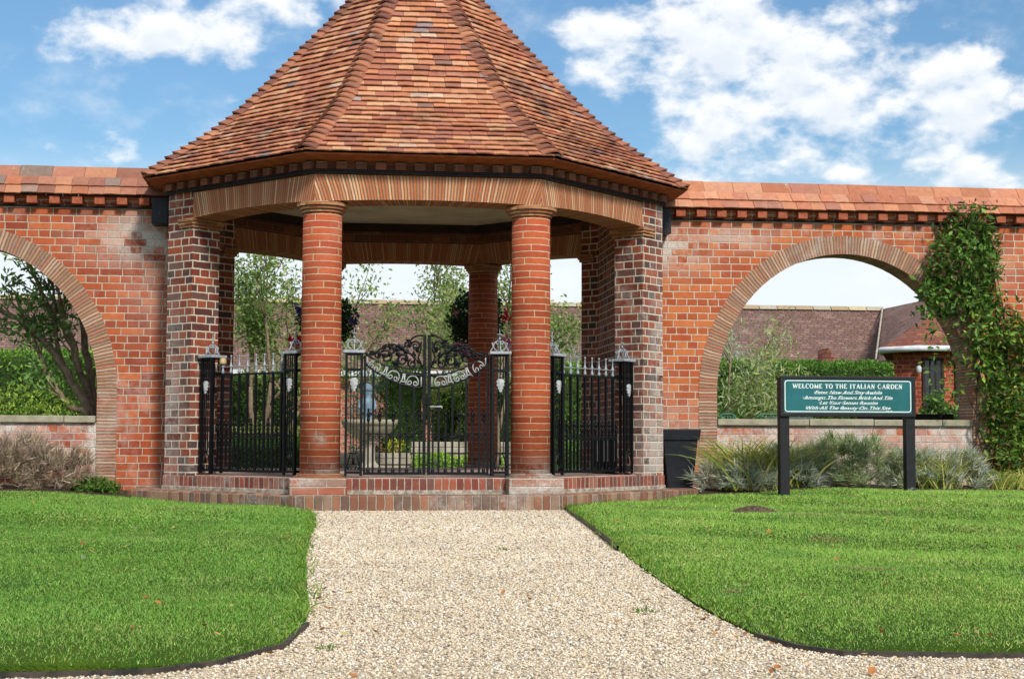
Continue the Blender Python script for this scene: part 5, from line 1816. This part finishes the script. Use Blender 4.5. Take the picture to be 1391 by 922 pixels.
# gnarled shrub in the left arch
t = thing('gnarled_shrub', 'gnarled multi stemmed shrub with dark glossy leaves in the left arch', 'shrub', (-3.37, 2.8, .13))
STEMS = [([(-3.36, 2.8, .10), (-3.374, 2.75, .883), (-3.541, 2.79, 1.152), (-3.708, 2.83, 1.438), (-3.938, 2.87, 1.693), (-4.167, 2.91, 1.885), (-4.363, 2.95, 1.966), (-4.559, 2.99, 2.015)], .052, .02),
         ([(-3.36, 2.82, .10), (-3.383, 2.9, .902), (-3.457, 2.94, 1.158), (-3.564, 2.98, 1.415), (-3.704, 3.02, 1.771), (-3.921, 3.06, 2.03), (-4.063, 3.1, 2.389), (-4.14, 3.14, 2.653)], .048, .014),
         ([(-3.34, 2.86, .10), (-3.377, 3.0, .903), (-3.439, 3.04, 1.29), (-3.5, 3.08, 1.615), (-3.546, 3.12, 1.975), (-3.636, 3.16, 2.304), (-3.691, 3.2, 2.57), (-3.72, 3.2, 2.75)], .052, .016),
         ([(-3.37, 2.78, .10), (-3.40, 2.71, .80), (-3.412, 2.7, .879), (-3.589, 2.74, .961), (-3.723, 2.78, 1.119), (-3.858, 2.82, 1.341), (-3.981, 2.86, 1.628), (-4.055, 2.9, 1.822), (-4.239, 2.94, 2.047)], .040, .012),
         ([(-3.60, 2.92, 1.22), (-3.681, 2.95, 1.317), (-3.773, 2.99, 1.607), (-3.817, 3.03, 1.867), (-3.815, 3.07, 2.129), (-3.908, 3.11, 2.425)], .030, .012),
         ([(-3.50, 2.83, 1.30), (-3.541, 2.85, 1.409), (-3.6, 2.89, 1.666), (-3.738, 2.93, 1.924), (-3.784, 2.97, 2.249), (-3.766, 3.01, 2.513)], .030, .012)]
b = MB(); tips = []; rg_ = random.Random(105); rn = np.random.default_rng(105)
for pts, ra, rb in STEMS:
    fine = []
    for q in range(len(pts) - 1):
        a, c = Vector(pts[q]), Vector(pts[q + 1])
        for k in range(4):
            fine.append(a.lerp(c, k / 4) + Vector((rg_.gauss(0, .008), rg_.gauss(0, .008), rg_.gauss(0, .006))))
    fine.append(Vector(pts[-1]))
    b.tube(fine, ra, 8, r1=rb)
    n = len(fine)
    for q in range(int(n * .45), n, 2):
        d_ = (fine[min(q + 1, n - 1)] - fine[q - 1]).normalized()
        nd = (d_ + Vector((rg_.gauss(-.25, .8), rg_.gauss(.1, .6), rg_.gauss(.15, .7)))).normalized()
        grow(b, rg_, fine[q], nd, rg_.uniform(.22, .45), .010, 1, tips, .35, (1, 2), .7, .6, .05)
b.build('trunk', M_BARK, t, smooth=True)
TP = np.array([q[0] for q in tips]); TD = np.array([q[1] for q in tips])
per = 5
P = np.repeat(TP, per, 0) + rn.normal(size=(len(TP) * per, 3)) * .055
P[:, 1] = np.maximum(P[:, 1], 2.45 + .2 * rn.random(len(P)))
V, F, C = leaves(rn, P, .085, DEEP, .36, .2, out=np.repeat(TD, per, 0) * .6)
mesh_np('crown', V, F, M_LEAF, t, C)


def hedge(label, x0, x1, y0, y1, z0, z1, cols, n, seed, leaf=.05, name='hedge', group=None, wob=.05, matl=None, aspect=.4):
    t = thing(name, label, 'hedge', ((x0 + x1) / 2, (y0 + y1) / 2, z0), group)
    b = MB()
    # rounded inner body
    K = 14; Jn = 8
    xs_ = np.linspace(x0 + .05, x1 - .05, K)
    b.box(x0 + .07, x1 - .07, y0 + .07, y1 - .07, z0, z1 - .09)
    b.build('hedge_core', M_HEDGEIN, t, bevel=.05)
    rg = np.random.default_rng(seed)
    W, D_, H = x1 - x0, y1 - y0, z1 - z0
    areas = np.array([W * H, W * H * .4, W * D_, D_ * H, D_ * H])
    pick = rg.choice(5, n, p=areas / areas.sum())
    u, v = rg.random(n), rg.random(n)
    P = np.zeros((n, 3)); N = np.zeros((n, 3))
    for k, (fx, nrm) in enumerate([(lambda u, v: (x0 + u * W, y0 + 0 * u, z0 + v * H), (0, -1, .25)), (lambda u, v: (x0 + u * W, y1 + 0 * u, z0 + v * H), (0, 1, .2)),
                                   (lambda u, v: (x0 + u * W, y0 + v * D_, z1 + 0 * u), (0, 0, 1)), (lambda u, v: (x0 + 0 * u, y0 + u * D_, z0 + v * H), (-1, 0, .2)), (lambda u, v: (x1 + 0 * u, y0 + u * D_, z0 + v * H), (1, 0, .2))]):
        m_ = pick == k
        P[m_] = np.stack(fx(u[m_], v[m_]), 1); N[m_] = nrm
    cen = np.array([(x0 + x1) / 2, (y0 + y1) / 2, 0])
    wv = np.sin(P[:, 0] * 5.3 + seed) * np.sin(P[:, 2] * 6.1 + P[:, 1] * 4) + .6 * np.sin(P[:, 0] * 13 + P[:, 2] * 11)
    P += N * (wv * wob)[:, None] * .6
    P -= N * (rg.random(n) ** 2 * .12)[:, None]
    # round the top edges
    k = np.clip((P[:, 2] - (z1 - .12)) / .12, 0, 1)
    P[:, 1] += (cen[1] - P[:, 1]) * k * .12
    V, F, C = leaves(rg, P, leaf, cols, aspect, .3, out=N * .9)
    mesh_np('foliage', V, F, matl or M_LEAFM, t, C)
    return t


YEW = ['#507a30', '#5e8a36', '#446c28', '#6e9a40', '#82aa4c', '#588234']
LIME = ['#8cb840', '#9cc64c', '#7aa636', '#aed05c', '#6e9a30']
hedge('long clipped hedge behind the right arch, below the tiled roof', 4.9, 8.02, 9.6, 10.6, .13, 1.86, YEW, 26000, 61, .055)
hedge('clipped hedge behind the left arch, lime green on top', -9.5, -4.05, 8.6, 9.8, .13, 1.86, YEW + LIME[:2], 26000, 62, .06)
hedge('tall clipped yew hedge seen through the right railing', 2.35, 3.6, 9.0, 9.9, .13, 1.78, YEW + LIME[:2], 9000, 63, .05)
hedge('low dark box hedge seen through the left railing', -2.9, -.95, 6.6, 7.2, .13, .60, YEW, 7000, 64, .035)
hedge('low box hedge seen through the right railing', 1.9, 3.0, 6.6, 7.2, .13, .58, YEW, 5000, 65, .035)
hedge('dense dark green shrubbery behind the left railing', -3.6, -.98, 10.6, 11.6, .13, 1.62, GREEN + DEEP, 9000, 79, .08, name='garden_shrub', wob=.16)
hedge('strip of grass coloured pale as sunlit, behind the low dark hedge', -3.4, -.9, 8.0, 8.35, .13, .78, ['#9fae5a', '#b5bd6e', '#8aa04a', '#c2c482'], 5000, 66, .05, name='border_planting')  # pale yellow-green leaves carry the sunlight on this strip as colour
hedge('dark upright yew bush in the middle of the gate view', -.05, .62, 11.0, 11.6, .13, 1.80, ['#34561f', '#42662a', '#507634', '#63883f'], 6000, 67, .05, name='yew_bush', wob=.10)
hedge('dark shrub between the right column and its neighbour', 1.15, 2.2, 11.2, 12.0, .13, 1.65, GREEN, 6000, 68, .06, name='garden_shrub', wob=.12)
hedge('dark green shrub behind the right side of the gate', .75, 1.25, 11.6, 12.2, .13, 1.5, GREEN + LIME, 4000, 69, .06, name='garden_shrub', wob=.12)


def round_shrub(label, x, y, z, rx, ry, h, cols, n, leaf, seed, name='garden_shrub', aspect=.4, matl=None, group=None, cat='shrub'):
    t = thing(name, label, cat, (x, y, z), group)
    rg = np.random.default_rng(seed)
    v = rg.normal(size=(n, 3)); v /= np.linalg.norm(v, axis=1, keepdims=True)
    lump = 1 + .18 * np.sin(v[:, 0] * 5 + seed) * np.sin(v[:, 2] * 6 + seed) + .12 * np.sin(v[:, 1] * 9 + v[:, 0] * 7)
    rad = (.35 + .65 * rg.random(n) ** .4) * lump
    P = np.stack([x + v[:, 0] * rx * rad, y + v[:, 1] * ry * rad, z + h * .5 + v[:, 2] * h * .5 * rad], 1)
    P[:, 2] = np.maximum(P[:, 2], z)
    V, F, C = leaves(rg, P, leaf, cols, aspect, .4, out=v * .6)
    mesh_np('foliage', V, F, matl or M_LEAF, t, C)
    b = MB(); b.tube([(x, y, z - .02), (x + .02, y, z + h * .3), (x - .02, y, z + h * .6)], .03, 6, r1=.012)
    for q in range(5): b.tube([(x, y, z + h * .2), (x + rx * .5 * math.cos(q * 1.3), y + ry * .5 * math.sin(q * 1.3), z + h * .6)], .014, 5, r1=.006)
    b.build('stem', M_BARK, t)
    return t


round_shrub('blue green conifer behind the stone fountain bowl', -.28, 11.6, .13, .42, .38, 1.65, ['#5d7d6a', '#6f9080', '#4c6a58', '#83a594', '#3f5c48'], 4200, .06, 71, name='conifer_bush', aspect=.3)
round_shrub('silvery feathery shrub rising above the hedge in the right railing bay', 2.95, 11.2, .13, .55, .45, 2.35, ['#8f9f86', '#a5b3a0', '#75876a', '#b8c2b2', '#66794f'], 5200, .06, 72, aspect=.25)
round_shrub('silver leaved shrub rising behind the hedge at the left of the right arch', 5.75, 11.2, .13, .55, .4, 2.35, ['#a5b3a8', '#b8c4ba', '#8a9a88', '#c4cec4', '#76896a'], 4200, .06, 78, aspect=.25)
round_shrub('pale green rose shrub in front of the hedge in the right arch', 4.98, 7.6, .13, .38, .3, 1.35, ['#5f8a33', '#74a03f', '#4a7028', '#8fb352'], 700, .07, 73)
round_shrub('leafy shrub to the right of the sign in front of the porch', 7.15, 8.6, .13, .42, .4, 1.15, ['#3f5c28', '#4f6f33', '#5d7d3a', '#6f9048', '#8a7a4a'], 6500, .085, 74)
round_shrub('leafy shrub beside the porch door under the climber', 8.75, 9.6, .13, .34, .34, 1.15, ['#3f5c28', '#4f6f33', '#5d7d3a', '#6f9048'], 5000, .085, 75)
round_shrub('bright yellow green weeds on the left arch sill', -3.98, 2.70, .13, .52, .28, 1.02, ['#8aa63a', '#9cb548', '#74922e', '#aec05c', '#5f7d26'], 2400, .05, 76, name='sill_weeds', cat='weeds')
round_shrub('clump of yellow flowers and leaves on the low stone wall', .12, 10.55, .385, .16, .12, .22, ['#d9c62a', '#e3d545', '#5d7d2a', '#6f8c33'], 260, .05, 77, name='flower_clump', cat='flowers')

# climbing plant on the right arch
def in_poly(x, z, poly):
    c = np.zeros(len(x), bool); j = len(poly) - 1
    for i in range(len(poly)):
        xi, zi = poly[i]; xj, zj = poly[j]
        c ^= ((zi > z) != (zj > z)) & (x < (xj - xi) * (z - zi) / (zj - zi + 1e-12) + xi)
        j = i
    return c


def px(x, y): return (5.35 + (x - 1255) * .00795, 1.927 + (430 - y) * .00778)
VINE = [px(*q) for q in [(1300, 285), (1322, 275), (1345, 290), (1362, 322), (1360, 400), (1388, 425), (1430, 440), (1440, 560), (1430, 655), (1350, 650), (1343, 560), (1330, 490), (1320, 470), (1314, 520), (1300, 552), (1276, 560), (1270, 510), (1262, 460), (1254, 425), (1258, 380), (1272, 330)]]
t = thing('climbing_plant', 'leafy green climber hanging over the right end of the right arch', 'climber', (6.05, 1.93, .13))
rg = np.random.default_rng(81)
n = 7800
X = rg.uniform(5.25, 6.9, n * 2); Z = rg.uniform(.15, 3.2, n * 2)
thin = (X < 5.86) & (Z < 1.95) & (rg.random(2 * n) < .80)
ok = ~thin & in_poly(X + rg.normal(size=2 * n) * .045, Z + rg.normal(size=2 * n) * .05, VINE)
X, Z = X[ok][:n], Z[ok][:n]
dpt = rg.random(len(X)) ** .7 * (.10 + .12 * (1 + np.sin(X * 6 + Z * 4.1) * np.sin(Z * 5 - X * 3)))
Y_ = YW - .02 - dpt
hang = (X < 5.85) & (Z < 2.05)
Y_[hang] = YW + .14 - rg.random(hang.sum()) * .34
P = np.stack([X, Y_, Z], 1)
V, F, C = leaves(rg, P, .078, ['#3e5e26', '#52782e', '#608a36', '#446824', '#70983e', '#86ae52', '#365420', '#6c8a3e'], .40, -.25, out=np.array([[0, -.7, 0]]), szvar=.45)
dead = np.repeat(rg.random(len(P)) < .05, 4); C[dead] = np.array(L('#8a6a4a'))
lower = P[:, 2] < 1.9
yl = np.repeat(lower & (rg.random(len(P)) < .35), 4)
C[yl] = C[yl] * np.array([1.9, 1.45, 1.2])
mesh_np('foliage', V, F, M_LEAF, t, C)
b = MB(); rr_ = random.Random(8)
for q in range(9):
    x0_ = 6.05 + rr_.uniform(-.12, .25); pts = [(x0_, YW - .05, .1)]
    for k in range(8):
        z = .1 + (k + 1) * .35
        pts.append((x0_ + rr_.uniform(-.1, .1) - .12 * (k > 4) * rr_.random(), YW - .05 - rr_.uniform(0, .08), z))
    b.tube(pts, .010, 5, r1=.004)
for q in range(12):
    x0_, z0_ = px(rr_.uniform(1255, 1315), rr_.uniform(330, 440)); pts = [(x0_ + .35, YW - .1, z0_ + .1)]
    for k in range(5): pts.append((x0_ + .35 - .09 * k, YW - .08 - rr_.uniform(0, .05), z0_ + .1 - .03 * k * k * rr_.uniform(.2, 1.0)))
    b.tube(pts, .004, 4)
b.build('stems', M_DARKBARK, t)
P2 = np.stack([rg.uniform(5.55, 6.2, 160), rg.uniform(YW - .22, YW - .05, 160), rg.uniform(2.85, 3.16, 160)], 1)
V, F, C = leaves(rg, P2, .05, ['#6a4a55', '#7d5a60', '#54443a', '#8a6a5c'], .35, .5)
mesh_np('dry_flowers', V, F, M_TWIG, t, C)['kind'] = 'stuff'

# ------------------------------------------------------------------ hanging baskets
def basket(x, y, z, r, label, fl, seed):
    t = thing('hanging_basket', label, 'basket', (x, y, z), 'hanging baskets behind the columns')
    rg = np.random.default_rng(seed)
    b = MB(); b.lathe([(.02, -r * .75), (r * .45, -r * .6), (r * .62, -r * .2), (r * .66, 0)], (x, y, z), 16); b.build('bowl', M_DARKBARK, t, smooth=True)
    n = 2600
    v = rg.normal(size=(n, 3)); v /= np.linalg.norm(v, axis=1, keepdims=True)
    rad = r * (.6 + .42 * rg.random(n)) * (1 + .15 * np.sin(v[:, 0] * 6 + seed))
    P = np.stack([x + v[:, 0] * rad, y + v[:, 1] * rad, z - .02 + v[:, 2] * rad * .92], 1)
    A = leaves(rg, P, .06, ['#1f3a18', '#2a4a1e', '#17300f', '#365a26', '#24431a'], .5, .1, out=v * .5)
    mesh_np('foliage', A[0], A[1], M_LEAF, t, A[2])
    for (fx, fz, cols, k) in fl:
        c = np.array([x + fx, y - r * .8, z + fz])
        P = np.repeat(c[None], k * 2, 0) + rg.normal(size=(k * 2, 3)) * .034
        A = leaves(rg, P, .058, cols, .8, .0, out=np.array([[0, -.8, 0]]))
        mesh_np('flowers', A[0], A[1], M_PETAL, t, A[2])
    b = MB()
    for q in range(3):
        a = q * 2.1
        b.tube([(x + r * .62 * math.cos(a), y + r * .62 * math.sin(a), z), (x, y, 2.86)], .005, 5)
    b.build('chain', M_IRON, t)
    b = MB(); b.tube([(x, y, 2.86), (x, y, 2.90), (x, 4.93, 2.90)], .009, 6); b.tube([(x, 4.93, 2.80), (x, 4.93, 2.95)], .012, 6); b.build('bracket', M_IRON, t)


REDF, PURP, PINK = ['#c2202a', '#d6343a', '#a81a22'], ['#4a3a78', '#5d4a94', '#3a2c60'], ['#d0429a', '#e06ab4', '#b82f84']
basket(-.975, 5.40, 2.12, .35, 'dark leafy hanging basket behind the left column, with red and purple flowers', [(-.33, -.33, REDF, 26), (-.30, .08, PURP, 18), (.36, -.05, PURP, 10)], 91)
basket(.90, 5.40, 2.14, .37, 'dark leafy hanging basket behind the right column, with pink flowers', [(-.17, -.40, PINK, 26), (-.10, -.47, PINK, 14), (-.05, -.62, PINK, 10), (.38, -.32, PINK, 14), (-.25, .04, ['#b08a80', '#9a5a58'], 8), (.36, .02, REDF, 14)], 92)

# ------------------------------------------------------------------ fountain, low walls, garden things
t = thing('stone_fountain', 'wide stone fountain bowl on a pedestal behind the left gate leaf', 'fountain', (-.32, 9.7, .13))
b = MB(); b.lathe([(.20, 0), (.20, .06), (.12, .10), (.085, .16), (.085, .36), (.12, .42), (.16, .45)], (-.32, 9.7, .134), 20); b.build('pedestal', M_STONE2, t, smooth=True)
b = MB(); b.lathe([(.14, .45), (.22, .50), (.34, .60), (.40, .66), (.41, .70), (.43, .70), (.43, .78), (.38, .78), (.36, .70), (.1, .66)], (-.32, 9.7, .134), 28); b.build('bowl', M_STONE, t, smooth=True)
t = thing('lead_figure', 'small blue grey lead figure standing in the fountain bowl', 'statue', (-.36, 9.7, .80))
b = MB(); b.lathe([(.10, .0), (.105, .05), (.095, .16), (.075, .20), (.092, .24), (.105, .32), (.10, .40), (.080, .43), (.055, .45), (.062, .49), (.072, .54), (.066, .60), (.045, .64), (.0, .66)], (-.36, 9.7, .80), 18)
for s in (-1, 1): b.tube([(-.36 + s * .095, 9.7, 1.21), (-.36 + s * .125, 9.66, 1.10), (-.36 + s * .05, 9.60, 1.02)], .030, 8, r1=.02)
b.build('body', M_LEAD, t, smooth=True)
b = MB(); b.lathe([(.078, .0), (.080, .05), (.06, .10), (.0, .13)], (-.36, 9.705, 1.345), 14); b.build('hood', M_LEAD, t, smooth=True)
for (x0, x1, y0, z1, lab) in ((-1.2, .35, 10.42, .38, 'low pale stone wall behind the fountain'), (.36, 2.3, 10.40, .585, 'low pale stone wall with green grass in front, right of the gate middle')):
    b = MB()
    z = .13
    k = 0
    while z < z1 - .01:
        b.box(x0 - .01 * (k % 2), x1, y0 - .03 * (k % 2), y0 + .4, z, z + .085); z += .09; k += 1
    o = b.build('stone_wall', M_STONE2, bevel=.01); centre(o); tag(o, lab, 'wall', 'low stone walls in the garden')
hedge('strip of bright grass in front of the low stone wall', .40, 1.75, 9.95, 10.3, .13, .34, LIME, 3000, 70, .05, name='border_planting')

for i, x in enumerate((4.20, 4.78)):
    lab = ('green metal chair back showing over the right sill, nearest the arch jamb', 'wider green metal chair back showing over the right sill beside the sign')[i]
    t = thing('garden_chair', lab, 'chair', (x, 5.5, .13), 'green metal garden chairs')
    wd = .11 if i == 0 else .20
    b = MB(); b.tube([(x - wd, 5.5, .86), (x - wd * .9, 5.5, .93), (x - wd * .5, 5.5, .955), (x + wd * .5, 5.5, .955), (x + wd * .9, 5.5, .93), (x + wd, 5.5, .86), (x + wd, 5.5, .55)], .012, 6); b.tube([(x - wd, 5.5, .86), (x - wd, 5.5, .55)], .012, 6)
    for q in range(5): b.tube([(x - wd * .7 + wd * .35 * q, 5.5, .55), (x - wd * .7 + wd * .35 * q, 5.5, .93)], .006, 5)
    b.build('backrest', M_GREENMETAL, t, smooth=True)
    b = MB(); b.lathe([(wd, 0), (wd * 1.1, .02), (wd, .03)], (x, 5.3, .55), 16); b.build('seat', M_GREENMETAL, t)
    for sx in (-1, 1):
        for sy in (0, 1):
            b = MB(); b.tube([(x + sx * wd * .9, 5.48 - sy * .3, .55), (x + sx * wd, 5.5 - sy * .36, .13)], .011, 6); b.build('leg', M_GREENMETAL, t)
t = thing('garden_bench', 'black bench back rail showing over the right sill beside the climber', 'bench', (5.5, 3.2, .13))
b = MB(); b.box(5.12, 6.25, 3.18, 3.22, .86, .925); b.box(5.12, 6.25, 3.18, 3.22, .66, .72); b.build('backrest', M_SIGNFRAME, t)
b = MB(); b.box(5.12, 6.25, 2.75, 3.15, .53, .57); b.build('seat', M_SIGNFRAME, t)
for x in (5.14, 6.21):
    for y in (2.79, 3.20):
        b = MB(); b.box(x - .025, x + .025, y - .025, y + .02, .13, .53 if y < 3 else .86); b.build('leg', M_SIGNFRAME, t)
t = thing('white_table', 'white table edge showing over the right sill below the sign board', 'table', (4.75, 4.6, .13))
b = MB(); b.box(4.50, 4.98, 4.4, 4.8, .875, .90); b.build('tabletop', M_WHITEPAINT, t)
for x in (4.53, 4.95):
    for y in (4.43, 4.77):
        b = MB(); b.box(x - .015, x + .015, y - .015, y + .015, .13, .875); b.build('leg', M_WHITEPAINT, t)

# ------------------------------------------------------------------ long tiled building at the back
bl = thing('long_building', 'long low brick range with a purple brown tiled roof behind the garden', 'building', (2, 22, .13))
YE, YR = 20.0, 22.6
ZE, ZR = 2.15, 3.90
def slope(b, x0, x1, ye, ze, yr, zr, x0t=None, x1t=None):
    x0t = x0 if x0t is None else x0t; x1t = x1 if x1t is None else x1t
    ln = math.hypot(yr - ye, zr - ze)
    b.add([(x0, ye, ze), (x1, ye, ze), (x1t, yr, zr), (x0t, yr, zr)], [(0, 1, 2, 3)], [[(x0, 0), (x1, 0), (x1t, ln), (x0t, ln)]])
b = MB(); b.box(-16, 12.9, YE + .25, YR * 2 - YE - .25, .1, ZE + .02); b.build('wall', M_BACKBRICK, bl)
b = MB(); slope(b, -16.2, 12.9, YE, ZE, YR, ZR); slope(b, 12.9, -16.2, 2 * YR - YE, ZE, YR, ZR); b.add([(-16.0, YE + .02, ZE), (-16.0, YR, ZR - .02), (-16.0, 2 * YR - YE, ZE)], [(0, 1, 2)])
rf = b.build('roof', M_BACKROOF, bl)
b = MB()
x = -16.2
rg = random.Random(2)
while x < 12.6:
    c = L(rg.choice(['#a89878', '#b3a384', '#9c8a6c', '#a39a86']))
    b.add([(x, YR - .14, ZR - .04), (x + .44, YR - .14, ZR - .04), (x + .44, YR, ZR + .07), (x, YR, ZR + .07), (x, YR + .14, ZR - .04), (x + .44, YR + .14, ZR - .04)], [(0, 1, 2, 3), (3, 2, 5, 4), (0, 3, 4), (1, 5, 2)], None, c)
    x += .46
b.build('ridge_tiles', M_TILE_L, rf)
b = MB(); b.box(-16.2, 10.8, YE - .10, YE - .005, ZE - .14, ZE - .01); b.build('gutter', M_WHITEPAINT, bl)
# red gable dormer tip showing on the roof
b = MB(); b.add([(10.2, 20.05, 2.2), (10.8, 20.05, 2.2), (10.5, 20.1, 2.76), (10.5, 21.0, 2.74)], [(0, 1, 2), (1, 3, 2), (0, 2, 3)]); b.build('dormer_roof', M_PORCHROOF, rf)
# right wing: runs towards us; valley between the roofs
wg = thing('wing_building', 'brick wing with a tiled roof meeting the long range at a white valley', 'building', (14, 16, .13))
b = MB()
ze, xe = 2.25, 10.55
b.add([(10.75, 17.6, 2.32), (12.75, 22.55, ZR + .01), (15.2, 22.55, ZR + .25), (15.2, 11, 4.35), (11.2, 11.0, 2.35), (10.75, 14.0, 2.32)], [(0, 5, 4, 3, 2, 1)])
b.add([(15.2, 22.55, ZR + .25), (15.2, 11, 4.35), (19.6, 11, 2.3), (19.6, 22.55, 2.3)], [(0, 1, 2, 3)])
b.build('roof', M_BACKROOF, wg)
b = MB(); b.box(11.1, 19.4, 11.3, 22.3, .1, 2.3); b.build('wall', M_PORCHBRICK, wg)
b = MB()
b.tube([(10.70, 17.6, 2.36), (12.72, 22.5, ZR + .04)], .022, 6); b.build('valley', M_STONE2, wg)
# porch with a red hipped roof, white gutter, window and door
pc = thing('brick_porch', 'red brick porch with a hipped tile roof and curved white gutter', 'porch', (9.9, 12.6, .13))
W0 = [(8.95, 12.05), (9.35, 11.80), (10.75, 11.80), (11.2, 12.2), (11.2, 14.2), (9.95, 14.2)]
b = MB(); b.prism(W0, .1, 2.16)
b.build('wall', M_PORCHBRICK, pc)
E0 = [(8.70, 11.95), (9.22, 11.55), (10.85, 11.55), (11.4, 11.95), (11.4, 14.4), (9.72, 14.4)]
b = MB()
ap = (10.25, 13.3, 3.0)
for k in range(6):
    p, q = E0[k], E0[(k + 1) % 6]
    ln = math.hypot(q[0] - p[0], q[1] - p[1])
    b.add([(*p, 2.24 - (.08 if k in (5,) else 0) * 0), (*q, 2.24), ap], [(0, 1, 2)], [[(0, 0), (ln, 0), (ln / 2, 1.6)]])
rf = b.build('roof', M_PORCHROOF, pc)
b = MB(); b.prism([(x * 1.0, y) for x, y in E0], 2.17, 2.235); b.build('eaves', M_WOOD, pc)
b = MB(); b.tube([(8.95, 12.6, 2.20), (8.68, 11.94, 2.20), (9.20, 11.52, 2.22), (10.88, 11.52, 2.22), (11.42, 11.92, 2.22)], .055, 8); b.build('gutter', M_WHITEPAINT, pc, smooth=True)
def opening(x0, x1, z0, z1, name, y=11.79, panes=2):
    b = MB(); b.box(x0, x1, y - .012, y + .05, z0, z1); w = b.build(name, M_GLASSD, pc)
    b = MB()
    f = .045
    b.box(x0 - f, x0, y - .03, y + .02, z0 - f, z1 + f); b.box(x1, x1 + f, y - .03, y + .02, z0 - f, z1 + f); b.box(x0, x1, y - .03, y + .02, z1, z1 + f); b.box(x0, x1, y - .03, y + .02, z0 - f, z0)
    for k in range(1, panes):
        xm = x0 + (x1 - x0) * k / panes; b.box(xm - .014, xm + .014, y - .024, y - .013, z0, z1)
    b.build('frame', M_WOOD, w)
    return w
w = opening(9.42, 9.72, 1.25, 2.02, 'window', panes=3)
w2 = opening(10.02, 10.50, .2, 1.98, 'door', panes=2)
b = MB(); b.box(10.04, 10.48, 11.768, 11.776, 1.50, 1.90); b.build('blind', M_WHITEPAINT, w2)
b = MB(); b.box(10.04, 10.48, 11.762, 11.776, .25, 1.05); b.build('lower_panel', M_DARKBARK, w2)
t = thing('wall_lamp', 'small white lamp on the porch wall beside the window', 'lamp', (9.28, 11.75, 1.85))
b = MB(); b.lathe([(.02, 0), (.045, .02), (.045, .10), (.02, .13)], (9.30, 11.74, 1.80), 10); b.build('shade', M_WHITEPAINT, t, smooth=True)
b = MB(); b.tube([(9.30, 11.74, 1.93), (9.30, 11.78, 1.96), (9.30, 11.85, 1.96)], .012, 6); b.build('bracket', M_IRON, t)
